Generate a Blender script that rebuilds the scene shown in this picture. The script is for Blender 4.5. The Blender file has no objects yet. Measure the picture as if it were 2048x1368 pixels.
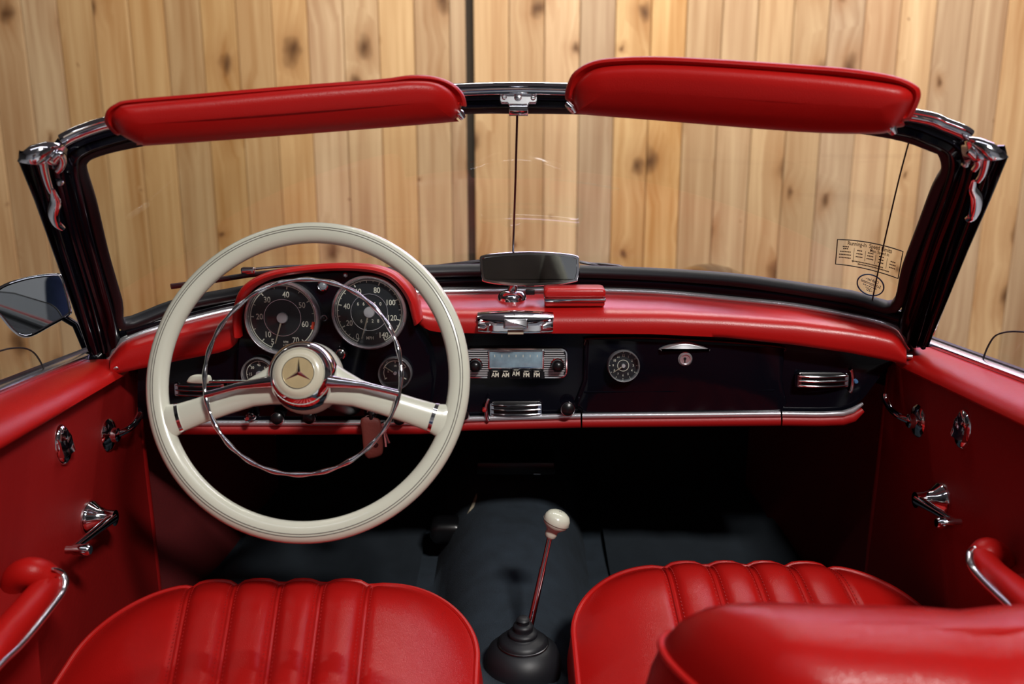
import bpy, bmesh, math, random
from math import sin, cos, pi, radians, sqrt, atan2, exp
from mathutils import Vector, Matrix
random.seed(7)
SC = bpy.context.scene
COL = SC.collection
V = Vector

# ------------------------------------------------------------------ camera
F = 1800.0
TH = radians(13.5)
CAM = V((0.0, 0.0, 1.2))
cd = bpy.data.cameras.new('camera'); cam = bpy.data.objects.new('camera', cd); COL.objects.link(cam)
cam.location = CAM; cam.rotation_euler = (pi / 2 - TH, 0, 0)
cd.sensor_width = 36.0; cd.lens = F * 36.0 / 2048.0; cd.clip_start = 0.05
cd.dof.use_dof = True; cd.dof.focus_distance = 1.42; cd.dof.aperture_fstop = 3.6
SC.camera = cam
# ------------------------------------------------------------------ world, exposure, lights
W = bpy.data.worlds.new('world'); SC.world = W; W.use_nodes = True
W.node_tree.nodes['Background'].inputs[0].default_value = (0.55, 0.6, 0.7, 1)
W.node_tree.nodes['Background'].inputs[1].default_value = 0.02
SC.view_settings.view_transform = 'Standard'; SC.view_settings.look = 'None'
SC.view_settings.exposure = 0.0; SC.view_settings.gamma = 1.0; SC.view_settings.use_curve_mapping = False
# ceiling lamps of the hall and added highlight lamps: (x, y, z, size x, size y, watts, colour, label)
LAMPS = [
    (0.95, -0.85, 3.0, 0.50, 0.28, 116, (1.0, 0.96, 0.92), -4, 'square ceiling lamp behind the car, above the passenger side'),
    (0.35, 2.45, 2.95, 1.20, 0.14, 54, (1.0, 0.95, 0.88), 42, 'long ceiling lamp in front of the wooden wall, near the middle'),
    (1.70, 2.45, 2.95, 1.20, 0.14, 48, (1.0, 0.95, 0.88), 42, 'long ceiling lamp in front of the wooden wall, right end'),
    (-1.85, 2.70, 2.95, 1.20, 0.14, 19, (1.0, 0.95, 0.88), 42, 'long ceiling lamp in front of the wooden wall, left end'),
    (1.30, 2.80, 2.92, 1.50, 0.18, 11, (0.78, 0.60, 1.0), -22, 'wide unseen lavender-white lamp added between the car and the wooden wall for highlights'),  # added lamp, makes lavender highlights on the cushion and pad
    (0.0, 0.1, 3.08, 3.2, 0.05, 9, (0.88, 0.88, 1.0), 0, 'long thin unseen tube lamp added above the seats for streaks on the chrome'),  # added tube, gives the header rail and other chrome its streaks
]
FILL_COLOR = (0.80, 0.58, 1.0); FILL_STRENGTH = 3.2        # lavender glow of the added high window

# ------------------------------------------------------------------ pixel -> place helpers (2048 x 1368 frame)
def ray(u, v):
    x = (u - 1024) / F; y = (684 - v) / F
    return V((x, cos(TH) + y * sin(TH), -sin(TH) + y * cos(TH)))
def atY(u, v, Y): d = ray(u, v); return CAM + d * (Y / d.y)
def atX(u, v, X): d = ray(u, v); return CAM + d * (X / d.x)
def atZ(u, v, Z): d = ray(u, v); return CAM + d * ((Z - CAM.z) / d.z)
def Yg(x, z): return 1.66 - .94 * (z - .9) - .64 * x * x            # the curved, raked windscreen
def gl(u, v, off=0.0):
    d = ray(u, v); a, b = .4, 3.5
    for _ in range(40):
        t = (a + b) / 2; p = CAM + d * t
        if p.y - Yg(p.x, p.z) + off > 0: b = t
        else: a = t
    return CAM + d * a
def gn(p): return -V((1.28 * p.x, 1.0, .94)).normalized()           # windscreen normal, towards the cabin
def lerp(a, b, t): return a + (b - a) * t
def tab(x, pts):
    if x <= pts[0][0]: return pts[0][1]
    for (x0, y0), (x1, y1) in zip(pts, pts[1:]):
        if x <= x1: return y0 + (y1 - y0) * (x - x0) / (x1 - x0)
    return pts[-1][1]
def spline(pts, n, closed=False):
    """Catmull-Rom through pts (tuples or Vectors)."""
    P = [V(p) for p in pts]; out = []; m = len(P)
    segs = m if closed else m - 1
    for i in range(segs):
        if closed: p0, p1, p2, p3 = P[i - 1], P[i], P[(i + 1) % m], P[(i + 2) % m]
        else: p0, p1, p2, p3 = P[max(i - 1, 0)], P[i], P[i + 1], P[min(i + 2, m - 1)]
        for k in range(n):
            t = k / n
            out.append(.5 * ((2 * p1) + (p2 - p0) * t + (2 * p0 - 5 * p1 + 4 * p2 - p3) * t * t + (3 * p1 - p0 - 3 * p2 + p3) * t ** 3))
    if not closed: out.append(P[-1].copy())
    return out
def frame(o, x, y):
    x = V(x).normalized(); z = x.cross(V(y)).normalized(); y = z.cross(x)
    m = Matrix((x, y, z)).transposed().to_4x4(); m.translation = V(o); return m
def face_frame(o, tilt=0.0):                                        # x right, y up, z towards the driver
    t = radians(tilt); return frame(o, (1, 0, 0), (0, sin(t), cos(t)))

# ------------------------------------------------------------------ mesh builder
ORG = {}
class MB:
    def __init__(s, m=None): s.v = []; s.f = []; s.m = m or Matrix.Identity(4)
    def add(s, vs, fs):
        b = len(s.v); s.v += [s.m @ V(p) for p in vs]; s.f += [tuple(b + i for i in f) for f in fs]; return s
    def loft(s, rings, closed=True, caps=True, loop=False):
        n = len(rings[0]); vs = [p for r in rings for p in r]; fs = []
        R = len(rings); last = R if loop else R - 1
        for i in range(last):
            j = (i + 1) % R
            for k in range(n if closed else n - 1):
                l = (k + 1) % n
                fs.append((i * n + k, i * n + l, j * n + l, j * n + k))
        if caps and closed and not loop:
            fs.append(tuple(range(n - 1, -1, -1))); fs.append(tuple((R - 1) * n + k for k in range(n)))
        return s.add(vs, fs)
    def grid(s, rows): return s.loft(rows, closed=False, caps=False)
    def box(s, c, d, bev=0.0):
        c = V(c); hx, hy, hz = d[0] / 2, d[1] / 2, d[2] / 2
        if bev <= 0:
            vs = [c + V((sx * hx, sy * hy, sz * hz)) for sz in (-1, 1) for sx, sy in ((-1, -1), (1, -1), (1, 1), (-1, 1))]
            return s.add(vs, [(3, 2, 1, 0), (4, 5, 6, 7), (0, 1, 5, 4), (1, 2, 6, 5), (2, 3, 7, 6), (3, 0, 4, 7)])
        rings = []
        for z, i in ((-hz, bev), (-hz + bev * .3, bev * .3), (-hz + bev, 0), (hz - bev, 0), (hz - bev * .3, bev * .3), (hz, bev)):
            rings.append([c + V((x, y, z)) for x, y in rrect(hx - i, hy - i, bev)])
        return s.loft(rings)
    def tube(s, path, r, n=10, closed=False, ups=None, prof=None):
        P = [V(p) for p in path]; m = len(P); rings = []
        rr = r if isinstance(r, (list, tuple)) else [r] * m
        prev = None
        for i, p in enumerate(P):
            a = P[i - 1] if (i or closed) else p; b = P[(i + 1) % m] if (i < m - 1 or closed) else p
            t = (b - a); t = t.normalized() if t.length > 1e-9 else V((0, 0, 1))
            if ups is not None: u = V(ups[i] if isinstance(ups, list) else ups)
            elif prev is None: u = V((0, 0, 1)) if abs(t.z) < .9 else V((1, 0, 0))
            else: u = prev
            u = (u - t * u.dot(t)).normalized(); w = t.cross(u); prev = u
            pr = prof or [(cos(2 * pi * k / n), sin(2 * pi * k / n)) for k in range(n)]
            rings.append([p + w * (q[0] * rr[i]) + u * (q[1] * rr[i]) for q in pr])
        return s.loft(rings, loop=closed)
    def lathe(s, prof, n=40, m=None):
        """prof: (radius, z) list along local z of m."""
        m = m or Matrix.Identity(4); rings = []
        for r, z in prof: rings.append([m @ V((r * cos(2 * pi * k / n), r * sin(2 * pi * k / n), z)) for k in range(n)])
        return s.loft(rings, caps=True)
    def ring(s, prof, n=48):
        return s.loft([[V((r * cos(2 * pi * k / n), r * sin(2 * pi * k / n), z)) for r, z in prof] for k in range(n)], loop=True)
    def slab(s, outline, steps, m=None):
        """outline: list of 2D points; steps: (inset, z) pairs; lofted and capped."""
        m = m or Matrix.Identity(4); rings = []
        for ins, z in steps: rings.append([m @ V((x, y, z)) for x, y in inset(outline, ins)])
        return s.loft(rings)
    def build(s, name, mat, parent=None, smooth=40, kind=None, label=None, org=None):
        me = bpy.data.meshes.new(name)
        c = V(org) if org is not None else (sum(s.v, V()) / len(s.v))
        me.from_pydata([p - c for p in s.v], [], s.f)
        bm = bmesh.new(); bm.from_mesh(me)
        bmesh.ops.remove_doubles(bm, verts=bm.verts, dist=1e-6)
        bmesh.ops.recalc_face_normals(bm, faces=bm.faces); bm.to_mesh(me); bm.free()
        if smooth:
            me.polygons.foreach_set('use_smooth', [True] * len(me.polygons)); me.set_sharp_from_angle(angle=radians(smooth))
        me.materials.append(MAT[mat] if isinstance(mat, str) else mat)
        o = bpy.data.objects.new(name, me); COL.objects.link(o)
        o.location = c - (ORG[parent.name] if parent else V())
        if parent: o.parent = parent
        ORG[o.name] = c
        if kind: o['kind'] = kind
        if label: o['label'] = label
        return o
def rrect(hx, hy, r, n=5):
    r = max(min(r, hx, hy), 1e-5); out = []
    for cx, cy, a in ((hx - r, hy - r, 0), (-hx + r, hy - r, pi / 2), (-hx + r, -hy + r, pi), (hx - r, -hy + r, 1.5 * pi)):
        for k in range(n + 1): out.append((cx + r * cos(a + k * pi / 2 / n), cy + r * sin(a + k * pi / 2 / n)))
    return out
def inset(pts, d):
    if abs(d) < 1e-9: return [tuple(p[:2]) for p in pts]
    n = len(pts); area = sum(pts[i][0] * pts[(i + 1) % n][1] - pts[(i + 1) % n][0] * pts[i][1] for i in range(n)); sg = 1 if area > 0 else -1
    out = []
    for i in range(n):
        x0, y0 = pts[i - 1][:2]; x1, y1 = pts[i][:2]; x2, y2 = pts[(i + 1) % n][:2]
        e1 = V((x1 - x0, y1 - y0)); e2 = V((x2 - x1, y2 - y1))
        if e1.length < 1e-9: e1 = e2
        if e2.length < 1e-9: e2 = e1
        e1 = e1.normalized(); e2 = e2.normalized()
        n1 = V((-e1.y, e1.x)) * sg; n2 = V((-e2.y, e2.x)) * sg; b = n1 + n2
        b = b.normalized() if b.length > 1e-6 else n1
        c = max(b.dot(n1), .5)
        out.append((x1 + b.x * d / c, y1 + b.y * d / c))
    return out
def circ(r, n=40, cx=0, cy=0): return [(cx + r * cos(2 * pi * k / n), cy + r * sin(2 * pi * k / n)) for k in range(n)]
def thing(name, loc, label, cat, group=None):
    o = bpy.data.objects.new(name, None); COL.objects.link(o); o.location = loc; o.empty_display_size = .05
    ORG[o.name] = V(loc); return tag(o, label, cat, group)
def tag(o, label, cat, group=None, kind=None):
    o['label'] = label
    if cat: o['category'] = cat
    if group: o['group'] = group
    if kind: o['kind'] = kind
    return o
_txt = {}
def text_geo(body):
    if body not in _txt:
        cu = bpy.data.curves.new('lettering', 'FONT'); cu.body = body; cu.align_x = 'CENTER'; cu.align_y = 'CENTER'; cu.size = 1.0; cu.resolution_u = 3; cu.offset = .014
        ob = bpy.data.objects.new('lettering', cu); COL.objects.link(ob)
        dg = bpy.context.evaluated_depsgraph_get(); me = bpy.data.meshes.new_from_object(ob.evaluated_get(dg))
        _txt[body] = ([tuple(v.co) for v in me.vertices], [tuple(p.vertices) for p in me.polygons])
        bpy.data.objects.remove(ob); bpy.data.curves.remove(cu); bpy.data.meshes.remove(me)
    return _txt[body]
def put_text(mb, body, m, size, sx=1.0, warp=None):
    vs, fs = text_geo(body)
    pts = [V((x * size * sx, y * size, 0)) for x, y, z in vs]
    mb.add([(warp(p) if warp else m @ p) for p in pts], fs)

# ------------------------------------------------------------------ materials
MAT = {}
def mat(name, col, rough=.5, metal=0.0, spec=.5, coat=0.0, bump=0.0, bscale=200.0, var=0.0, vscale=8.0, emit=None, estr=0.0, rvar=0.0, sheen=0.0, coatr=.05):
    m = bpy.data.materials.new(name); m.use_nodes = True; N = m.node_tree.nodes; L = m.node_tree.links
    b = N['Principled BSDF']
    b.inputs['Base Color'].default_value = (*col, 1); b.inputs['Roughness'].default_value = rough
    b.inputs['Metallic'].default_value = metal; b.inputs['Specular IOR Level'].default_value = spec
    b.inputs['Coat Weight'].default_value = coat; b.inputs['Coat Roughness'].default_value = coatr
    b.inputs['Sheen Weight'].default_value = sheen
    if emit: b.inputs['Emission Color'].default_value = (*emit, 1); b.inputs['Emission Strength'].default_value = estr
    tc = N.new('ShaderNodeTexCoord')
    if bump:
        n = N.new('ShaderNodeTexNoise'); n.inputs['Scale'].default_value = bscale; n.inputs['Detail'].default_value = 4
        bp = N.new('ShaderNodeBump'); bp.inputs['Strength'].default_value = bump; bp.inputs['Distance'].default_value = .002
        L.new(tc.outputs['Object'], n.inputs['Vector']); L.new(n.outputs['Fac'], bp.inputs['Height']); L.new(bp.outputs['Normal'], b.inputs['Normal'])
    if var or rvar:
        n = N.new('ShaderNodeTexNoise'); n.inputs['Scale'].default_value = vscale; n.inputs['Detail'].default_value = 5
        L.new(tc.outputs['Object'], n.inputs['Vector'])
        if var:
            mx = N.new('ShaderNodeMix'); mx.data_type = 'RGBA'
            mx.inputs['A'].default_value = (*[c * (1 - var) for c in col], 1); mx.inputs['B'].default_value = (*[min(1, c * (1 + var)) for c in col], 1)
            L.new(n.outputs['Fac'], mx.inputs['Factor']); L.new(mx.outputs['Result'], b.inputs['Base Color'])
        if rvar:
            mr = N.new('ShaderNodeMapRange'); mr.inputs['To Min'].default_value = max(.02, rough - rvar); mr.inputs['To Max'].default_value = rough + rvar
            mr.inputs['From Min'].default_value = .3; mr.inputs['From Max'].default_value = .7
            L.new(n.outputs['Fac'], mr.inputs['Value']); L.new(mr.outputs['Result'], b.inputs['Roughness'])
    MAT[name] = m; return m
RED = (.43, .0075, .0060)
def leather(name, rough, spec, grain, col=None):
    m = mat(name, col or RED, rough, spec=spec, var=.18, vscale=5)
    N = m.node_tree.nodes; L = m.node_tree.links; b = N['Principled BSDF']; tc = N.new('ShaderNodeTexCoord')
    vo = N.new('ShaderNodeTexVoronoi'); vo.feature = 'DISTANCE_TO_EDGE'; vo.inputs['Scale'].default_value = 420
    no = N.new('ShaderNodeTexNoise'); no.inputs['Scale'].default_value = 38; no.inputs['Detail'].default_value = 6
    ad = N.new('ShaderNodeMath'); ad.operation = 'ADD'; bp = N.new('ShaderNodeBump'); bp.inputs['Strength'].default_value = grain; bp.inputs['Distance'].default_value = .0012
    L.new(tc.outputs['Object'], vo.inputs['Vector']); L.new(tc.outputs['Object'], no.inputs['Vector'])
    L.new(vo.outputs['Distance'], ad.inputs[0]); L.new(no.outputs['Fac'], ad.inputs[1]); L.new(ad.outputs[0], bp.inputs['Height']); L.new(bp.outputs['Normal'], b.inputs['Normal'])
    return m
leather('red_leather', .36, .26, .22)
leather('red_seat_leather', .27, .25, .28, (.37, .0065, .0055))
leather('red_pad', .33, .55, .14, (.48, .009, .008))
mat('red_trim', (.36, .006, .006), .45, bump=.1, bscale=300)
mat('red_door_vinyl', (.26, .0055, .005), .6, spec=.25, bump=.2, bscale=160, var=.12, vscale=4)
mat('red_carpet', (.16, .004, .006), .95, bump=.8, bscale=700, var=.4, vscale=400)
mat('chrome', (.80, .81, .84), .07, 1.0, rvar=.035, vscale=30)
mat('satin_chrome', (.76, .77, .80), .26, 1.0)
mat('aluminium', (.62, .64, .66), .5, .6)
mat('bright_chrome', (.82, .83, .86), .2, .8)
mat('dark_metal', (.10, .10, .11), .3, 1.0)
mat('black_paint', (.0030, .0030, .006), .09, spec=.2, rvar=.03)
mat('black_gloss', (.004, .004, .007), .12, spec=.6, coat=.8)
mat('black_rubber', (.008, .009, .012), .48, bump=.05, bscale=120)
mat('black_plastic', (.006, .006, .007), .28)
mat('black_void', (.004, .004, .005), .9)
mat('dial_black', (.012, .016, .019), .42)
mat('dial_print', (.80, .80, .66), .6)
mat('dial_red', (.75, .06, .02), .55)
mat('ivory', (.64, .655, .54), .22, spec=.5, coat=.5, var=.05, vscale=6)
mat('ivory_button', (.62, .59, .45), .25, spec=.5, coat=.5)
mat('emblem_gold', (.55, .43, .23), .35, metal=.3, var=.2, vscale=60)
mat('groove_grey', (.16, .15, .13), .7)
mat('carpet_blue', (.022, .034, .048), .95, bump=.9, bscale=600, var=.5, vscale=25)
mat('rubber_mat', (.020, .027, .035), .6, bump=.4, bscale=260, var=.3, vscale=18)
mat('fob_leather', (.16, .03, .022), .6, bump=.2)
mat('cream', (.50, .44, .32), .5)
mat('lens_blue', (.25, .30, .33), .15, coat=.5)
mat('radio_scale', (.22, .33, .40), .14, coat=1.0, var=.7, vscale=45)  # pale mottled blue paints a reflection into the scale
mat('decal_black', (.012, .008, .006), .7)
mat('decal_blue', (.04, .13, .28), .7)
mat('knob_print', (.22, .21, .20), .7)
mat('concrete', (.36, .37, .38), .6, bump=.1, bscale=20, var=.15, vscale=3)
mat('plaster', (.16, .16, .17), .8, bump=.05, bscale=60)
mat('dark_wall', (.045, .045, .042), .8, bump=.05, bscale=60)
mat('grey_wall', (.34, .36, .38), .8, bump=.05, bscale=60)
mat('joint_dark', (.035, .025, .016), .9)
mat('lamp_housing', (.6, .6, .6), .4)
mat('fill_light_pane', (.5, .5, .5), .3, emit=FILL_COLOR, estr=FILL_STRENGTH)  # emits the fill light of the added window
mat('denim', (.06, .11, .24), .9, bump=.3, bscale=400, var=.3, vscale=40)
mat('steel_dark', (.02, .03, .04), .4)

def mirror_mat():
    m = mat('mirror_glass', (.62, .66, .66), .015, 1.0); return m
mirror_mat()
def glass_mat(name, tint, refl, scratch=False):
    m = bpy.data.materials.new(name); m.use_nodes = True; N = m.node_tree.nodes; L = m.node_tree.links
    for n in list(N): N.remove(n)
    out = N.new('ShaderNodeOutputMaterial'); tr = N.new('ShaderNodeBsdfTransparent'); tr.inputs[0].default_value = (*tint, 1)
    gs = N.new('ShaderNodeBsdfGlossy'); gs.inputs['Roughness'].default_value = .02; gs.inputs[0].default_value = (.95, .97, 1, 1)
    fr = N.new('ShaderNodeFresnel'); fr.inputs['IOR'].default_value = 1.45
    mu = N.new('ShaderNodeMath'); mu.operation = 'MULTIPLY'; mu.inputs[1].default_value = refl; mx = N.new('ShaderNodeMixShader')
    L.new(fr.outputs[0], mu.inputs[0]); L.new(mu.outputs[0], mx.inputs[0]); L.new(tr.outputs[0], mx.inputs[1]); L.new(gs.outputs[0], mx.inputs[2])
    last = mx
    if scratch:                                  # wiper smears: faint dusty streaks on the pane
        tc = N.new('ShaderNodeTexCoord'); mp = N.new('ShaderNodeMapping'); mp.inputs['Rotation'].default_value = (0, radians(14), 0); mp.inputs['Scale'].default_value = (1.6, 1, 26)
        ns = N.new('ShaderNodeTexNoise'); ns.inputs['Scale'].default_value = 1.6; ns.inputs['Detail'].default_value = 3; ns.inputs['Distortion'].default_value = .6
        cr = N.new('ShaderNodeMapRange'); cr.inputs['From Min'].default_value = .56; cr.inputs['From Max'].default_value = .78; cr.inputs['To Max'].default_value = .10
        n2 = N.new('ShaderNodeTexNoise'); n2.inputs['Scale'].default_value = 3.0
        r2 = N.new('ShaderNodeMapRange'); r2.inputs['From Min'].default_value = .5; r2.inputs['From Max'].default_value = .65
        m2 = N.new('ShaderNodeMath'); m2.operation = 'MULTIPLY'
        df = N.new('ShaderNodeBsdfDiffuse'); df.inputs[0].default_value = (.75, .75, .72, 1); m3 = N.new('ShaderNodeMixShader')
        L.new(tc.outputs['Object'], mp.inputs[0]); L.new(mp.outputs[0], ns.inputs['Vector']); L.new(ns.outputs['Fac'], cr.inputs['Value'])
        L.new(tc.outputs['Object'], n2.inputs['Vector']); L.new(n2.outputs['Fac'], r2.inputs['Value'])
        L.new(cr.outputs[0], m2.inputs[0]); L.new(r2.outputs[0], m2.inputs[1])
        L.new(m2.outputs[0], m3.inputs[0]); L.new(mx.outputs[0], m3.inputs[1]); L.new(df.outputs[0], m3.inputs[2]); last = m3
    L.new(last.outputs[0], out.inputs[0]); MAT[name] = m
glass_mat('windscreen_glass', (.95, .96, .95), .06, True)
glass_mat('gauge_glass', (.96, .97, .98), .6)
glass_mat('side_glass', (.93, .95, .94), .5)
def wood_mat():
    m = bpy.data.materials.new('pine_board'); m.use_nodes = True; N = m.node_tree.nodes; L = m.node_tree.links; b = N['Principled BSDF']
    b.inputs['Roughness'].default_value = .55; b.inputs['Specular IOR Level'].default_value = .25
    def nd(t, **k):
        n = N.new(t)
        for a, c in k.items():
            if hasattr(n, a) and a not in ('Scale',): setattr(n, a, c)
        return n
    def math(op, a=None, c=None, clamp=False):
        n = N.new('ShaderNodeMath'); n.operation = op; n.use_clamp = clamp
        for i, x in enumerate((a, c)):
            if x is None: continue
            if isinstance(x, (int, float)): n.inputs[i].default_value = x
            else: L.new(x, n.inputs[i])
        return n.outputs[0]
    tc = nd('ShaderNodeTexCoord'); oi = nd('ShaderNodeObjectInfo'); sp = nd('ShaderNodeSeparateXYZ'); L.new(tc.outputs['Object'], sp.inputs[0])
    rnd = oi.outputs['Random']
    off = math('MULTIPLY', rnd, 97.0)
    # knots
    cx = nd('ShaderNodeCombineXYZ'); L.new(math('ADD', math('MULTIPLY', sp.outputs['X'], 4.6), off), cx.inputs[0]); L.new(math('ADD', math('MULTIPLY', sp.outputs['Z'], 3.0), math('MULTIPLY', rnd, 41.0)), cx.inputs[1])
    nz = N.new('ShaderNodeTexNoise'); nz.inputs['Scale'].default_value = 3.0; L.new(cx.outputs[0], nz.inputs['Vector'])
    vm = N.new('ShaderNodeMix'); vm.data_type = 'VECTOR'; vm.inputs['Factor'].default_value = .22; L.new(cx.outputs[0], vm.inputs['A']); L.new(nz.outputs['Color'], vm.inputs['B'])
    vo = N.new('ShaderNodeTexVoronoi'); vo.voronoi_dimensions = '2D'; vo.inputs['Scale'].default_value = 1.0; L.new(vm.outputs['Result'], vo.inputs['Vector'])
    sc = nd('ShaderNodeSeparateColor'); L.new(vo.outputs['Color'], sc.inputs[0])
    size = N.new('ShaderNodeMapRange'); size.inputs['From Min'].default_value = .28; size.inputs['From Max'].default_value = 1.0; size.inputs['To Min'].default_value = 0.0; size.inputs['To Max'].default_value = .17; L.new(sc.outputs[0], size.inputs['Value'])
    q = math('DIVIDE', vo.outputs['Distance'], math('ADD', size.outputs[0], .015))
    core = math('SUBTRACT', 1.0, q, True); halo = math('SUBTRACT', 1.0, math('MULTIPLY', q, .30), True)
    # grain
    g = nd('ShaderNodeCombineXYZ'); L.new(math('ADD', math('MULTIPLY', sp.outputs['X'], 34.0), math('ADD', off, math('MULTIPLY', halo, 1.6))), g.inputs[0]); L.new(math('MULTIPLY', sp.outputs['Z'], 1.1), g.inputs[1]); L.new(off, g.inputs[2])
    n1 = N.new('ShaderNodeTexNoise'); n1.inputs['Scale'].default_value = 1.0; n1.inputs['Detail'].default_value = 5; n1.inputs['Distortion'].default_value = .5; L.new(g.outputs[0], n1.inputs['Vector'])
    g2 = nd('ShaderNodeCombineXYZ'); L.new(math('ADD', math('MULTIPLY', sp.outputs['X'], 8.0), off), g2.inputs[0]); L.new(math('MULTIPLY', sp.outputs['Z'], .7), g2.inputs[1]); L.new(off, g2.inputs[2])
    n2 = N.new('ShaderNodeTexNoise'); n2.inputs['Scale'].default_value = 1.0; n2.inputs['Detail'].default_value = 3; L.new(g2.outputs[0], n2.inputs['Vector'])
    cr = N.new('ShaderNodeValToRGB'); e = cr.color_ramp.elements
    e[0].position = .33; e[0].color = (.42, .215, .083, 1); e[1].position = .68; e[1].color = (.70, .475, .245, 1)
    L.new(math('ADD', math('MULTIPLY', n1.outputs['Fac'], .55), math('MULTIPLY', n2.outputs['Fac'], .45)), cr.inputs[0])
    hs = N.new('ShaderNodeHueSaturation'); L.new(cr.outputs[0], hs.inputs['Color'])
    mr = N.new('ShaderNodeMapRange'); mr.inputs['To Min'].default_value = .78; mr.inputs['To Max'].default_value = 1.15; L.new(rnd, mr.inputs['Value']); L.new(mr.outputs[0], hs.inputs['Value'])
    mr2 = N.new('ShaderNodeMapRange'); mr2.inputs['To Min'].default_value = .84; mr2.inputs['To Max'].default_value = 1.08; L.new(math('FRACT', math('MULTIPLY', rnd, 13.7)), mr2.inputs['Value']); L.new(mr2.outputs[0], hs.inputs['Saturation'])
    k1 = N.new('ShaderNodeMix'); k1.data_type = 'RGBA'; k1.inputs['B'].default_value = (.30, .115, .028, 1); L.new(math('MULTIPLY', math('POWER', halo, 2.0), .75), k1.inputs['Factor']); L.new(hs.outputs[0], k1.inputs['A'])
    k2 = N.new('ShaderNodeMix'); k2.data_type = 'RGBA'; k2.inputs['B'].default_value = (.06, .024, .009, 1); L.new(math('MULTIPLY', math('POWER', core, .8), .85, True), k2.inputs['Factor']); L.new(k1.outputs['Result'], k2.inputs['A'])
    L.new(k2.outputs['Result'], b.inputs['Base Color'])
    bp = N.new('ShaderNodeBump'); bp.inputs['Strength'].default_value = .15; bp.inputs['Distance'].default_value = .002; L.new(n1.outputs['Fac'], bp.inputs['Height']); L.new(bp.outputs['Normal'], b.inputs['Normal'])
    MAT['pine_board'] = m
wood_mat()

# ================================================================== THE HALL
RX0, RX1, RY0, RY1, RZ = -4.2, 4.2, -4.2, 4.2, 3.2
def struct(name, mb, m, label, smooth=0):
    o = mb.build(name, m, smooth=smooth); return tag(o, label, None, kind='structure')
struct('floor', MB().box((0, 0, -.05), (RX1 - RX0, RY1 - RY0 + .2, .1)), 'concrete', 'pale grey concrete floor of the hall')
struct('ceiling', MB().box((0, 0, RZ + .05), (RX1 - RX0, RY1 - RY0 + .2, .1)), 'plaster', 'plain plastered hall ceiling')
struct('wall_left', MB().box((RX0 - .05, 0, RZ / 2), (.1, RY1 - RY0 + .2, RZ)), 'dark_wall', 'plain side wall left of the car')
struct('wall_right', MB().box((RX1 + .05, 0, RZ / 2), (.1, RY1 - RY0 + .2, RZ)), 'dark_wall', 'plain side wall right of the car')
struct('wall_back', MB().box((0, RY0 - .05, RZ / 2), (RX1 - RX0, .1, RZ)), 'grey_wall', 'plain wall behind the car')
wall = struct('wall_front', MB().box((0, RY1 + .07, RZ / 2), (RX1 - RX0, .08, RZ)), 'joint_dark', 'wall of upright knotty pine boards in front of the car')
PW = .1575; PH = 1.88
edges = []
x = -.171
while x < 4.0: edges.append((x, x + PW)); x += PW
edges.append((-.206 - .071, -.206)); x = -.206 - .071
while x > -4.0: edges.append((x - PW, x)); x -= PW
def plank_mesh(w):
    hw = w / 2 - .0012; hz = PH / 2; b = .0035
    rings = []
    for z in (-hz, hz):
        rings.append([V(p) for p in ((-hw, .012, z), (-hw, -.008, z), (-hw + b, -.012, z), (hw - b, -.012, z), (hw, -.008, z), (hw, .012, z))])
    return MB().loft(rings)
proto = {}
for a, b in sorted(edges):
    w = round(b - a, 4)
    if w not in proto:
        o = plank_mesh(w).build('board', 'pine_board', wall, smooth=0); proto[w] = o
    else:
        o = proto[w].copy(); COL.objects.link(o)
    o.location = V(((a + b) / 2, RY1 + .012 + random.uniform(0, .004), PH / 2)) - ORG['wall_front']

# unseen glowing window band, added above the boards for lavender highlights
win = tag(MB().box((1.25, RY1 + .02, 1.915), (3.3, .06, .05)).build('fill_window_1', 'lamp_housing', smooth=0), 'unseen glowing window band added above the wooden wall for lavender highlights', None, kind='structure')
MB().box((1.25, RY1 + .02, 2.98), (3.3, .06, .05)).build('fill_window_head', 'lamp_housing', win, smooth=0)
for i in range(4):
    MB().box((-.35 + i * 1.0667, RY1 + .02, 2.4475), (.05, .06, 1.015)).build('mullion', 'lamp_housing', win, smooth=0)
    if i < 3: MB().box((-.35 + (i + .5) * 1.0667, RY1 + .028, 2.4475), (1.01, .008, 1.015)).build('pane', 'fill_light_pane', win, smooth=0)
def ceiling_lamp(x, y, z, sx, sy, watt, col, tilt, label):
    t = thing('ceiling_lamp', (x, y, z), label, 'lamp', 'ceiling lamps')
    MB().slab(rrect(sx / 2 + .03, sy / 2 + .03, .02), [(.0, .07), (0, .012), (.02, .004)], Matrix.Translation((x, y, z)) @ Matrix.Rotation(radians(tilt), 4, 'X')).build('housing', 'lamp_housing', t)
    for s in (-1, 1): MB().tube([(x + s * sx * .4, y, z + .05), (x + s * sx * .4, y, RZ)], .006, 8).build('hanger', 'satin_chrome', t)
    ld = bpy.data.lights.new('lamp_light', 'AREA'); ld.shape = 'RECTANGLE'; ld.size = sx; ld.size_y = sy; ld.energy = watt; ld.color = col
    lo = bpy.data.objects.new('lamp_light', ld); COL.objects.link(lo); lo.parent = t; lo.rotation_euler = (radians(tilt), 0, 0); lo.location = Matrix.Rotation(radians(tilt), 3, 'X') @ V((0, 0, -.002))
for a in LAMPS: ceiling_lamp(*a)

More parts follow.
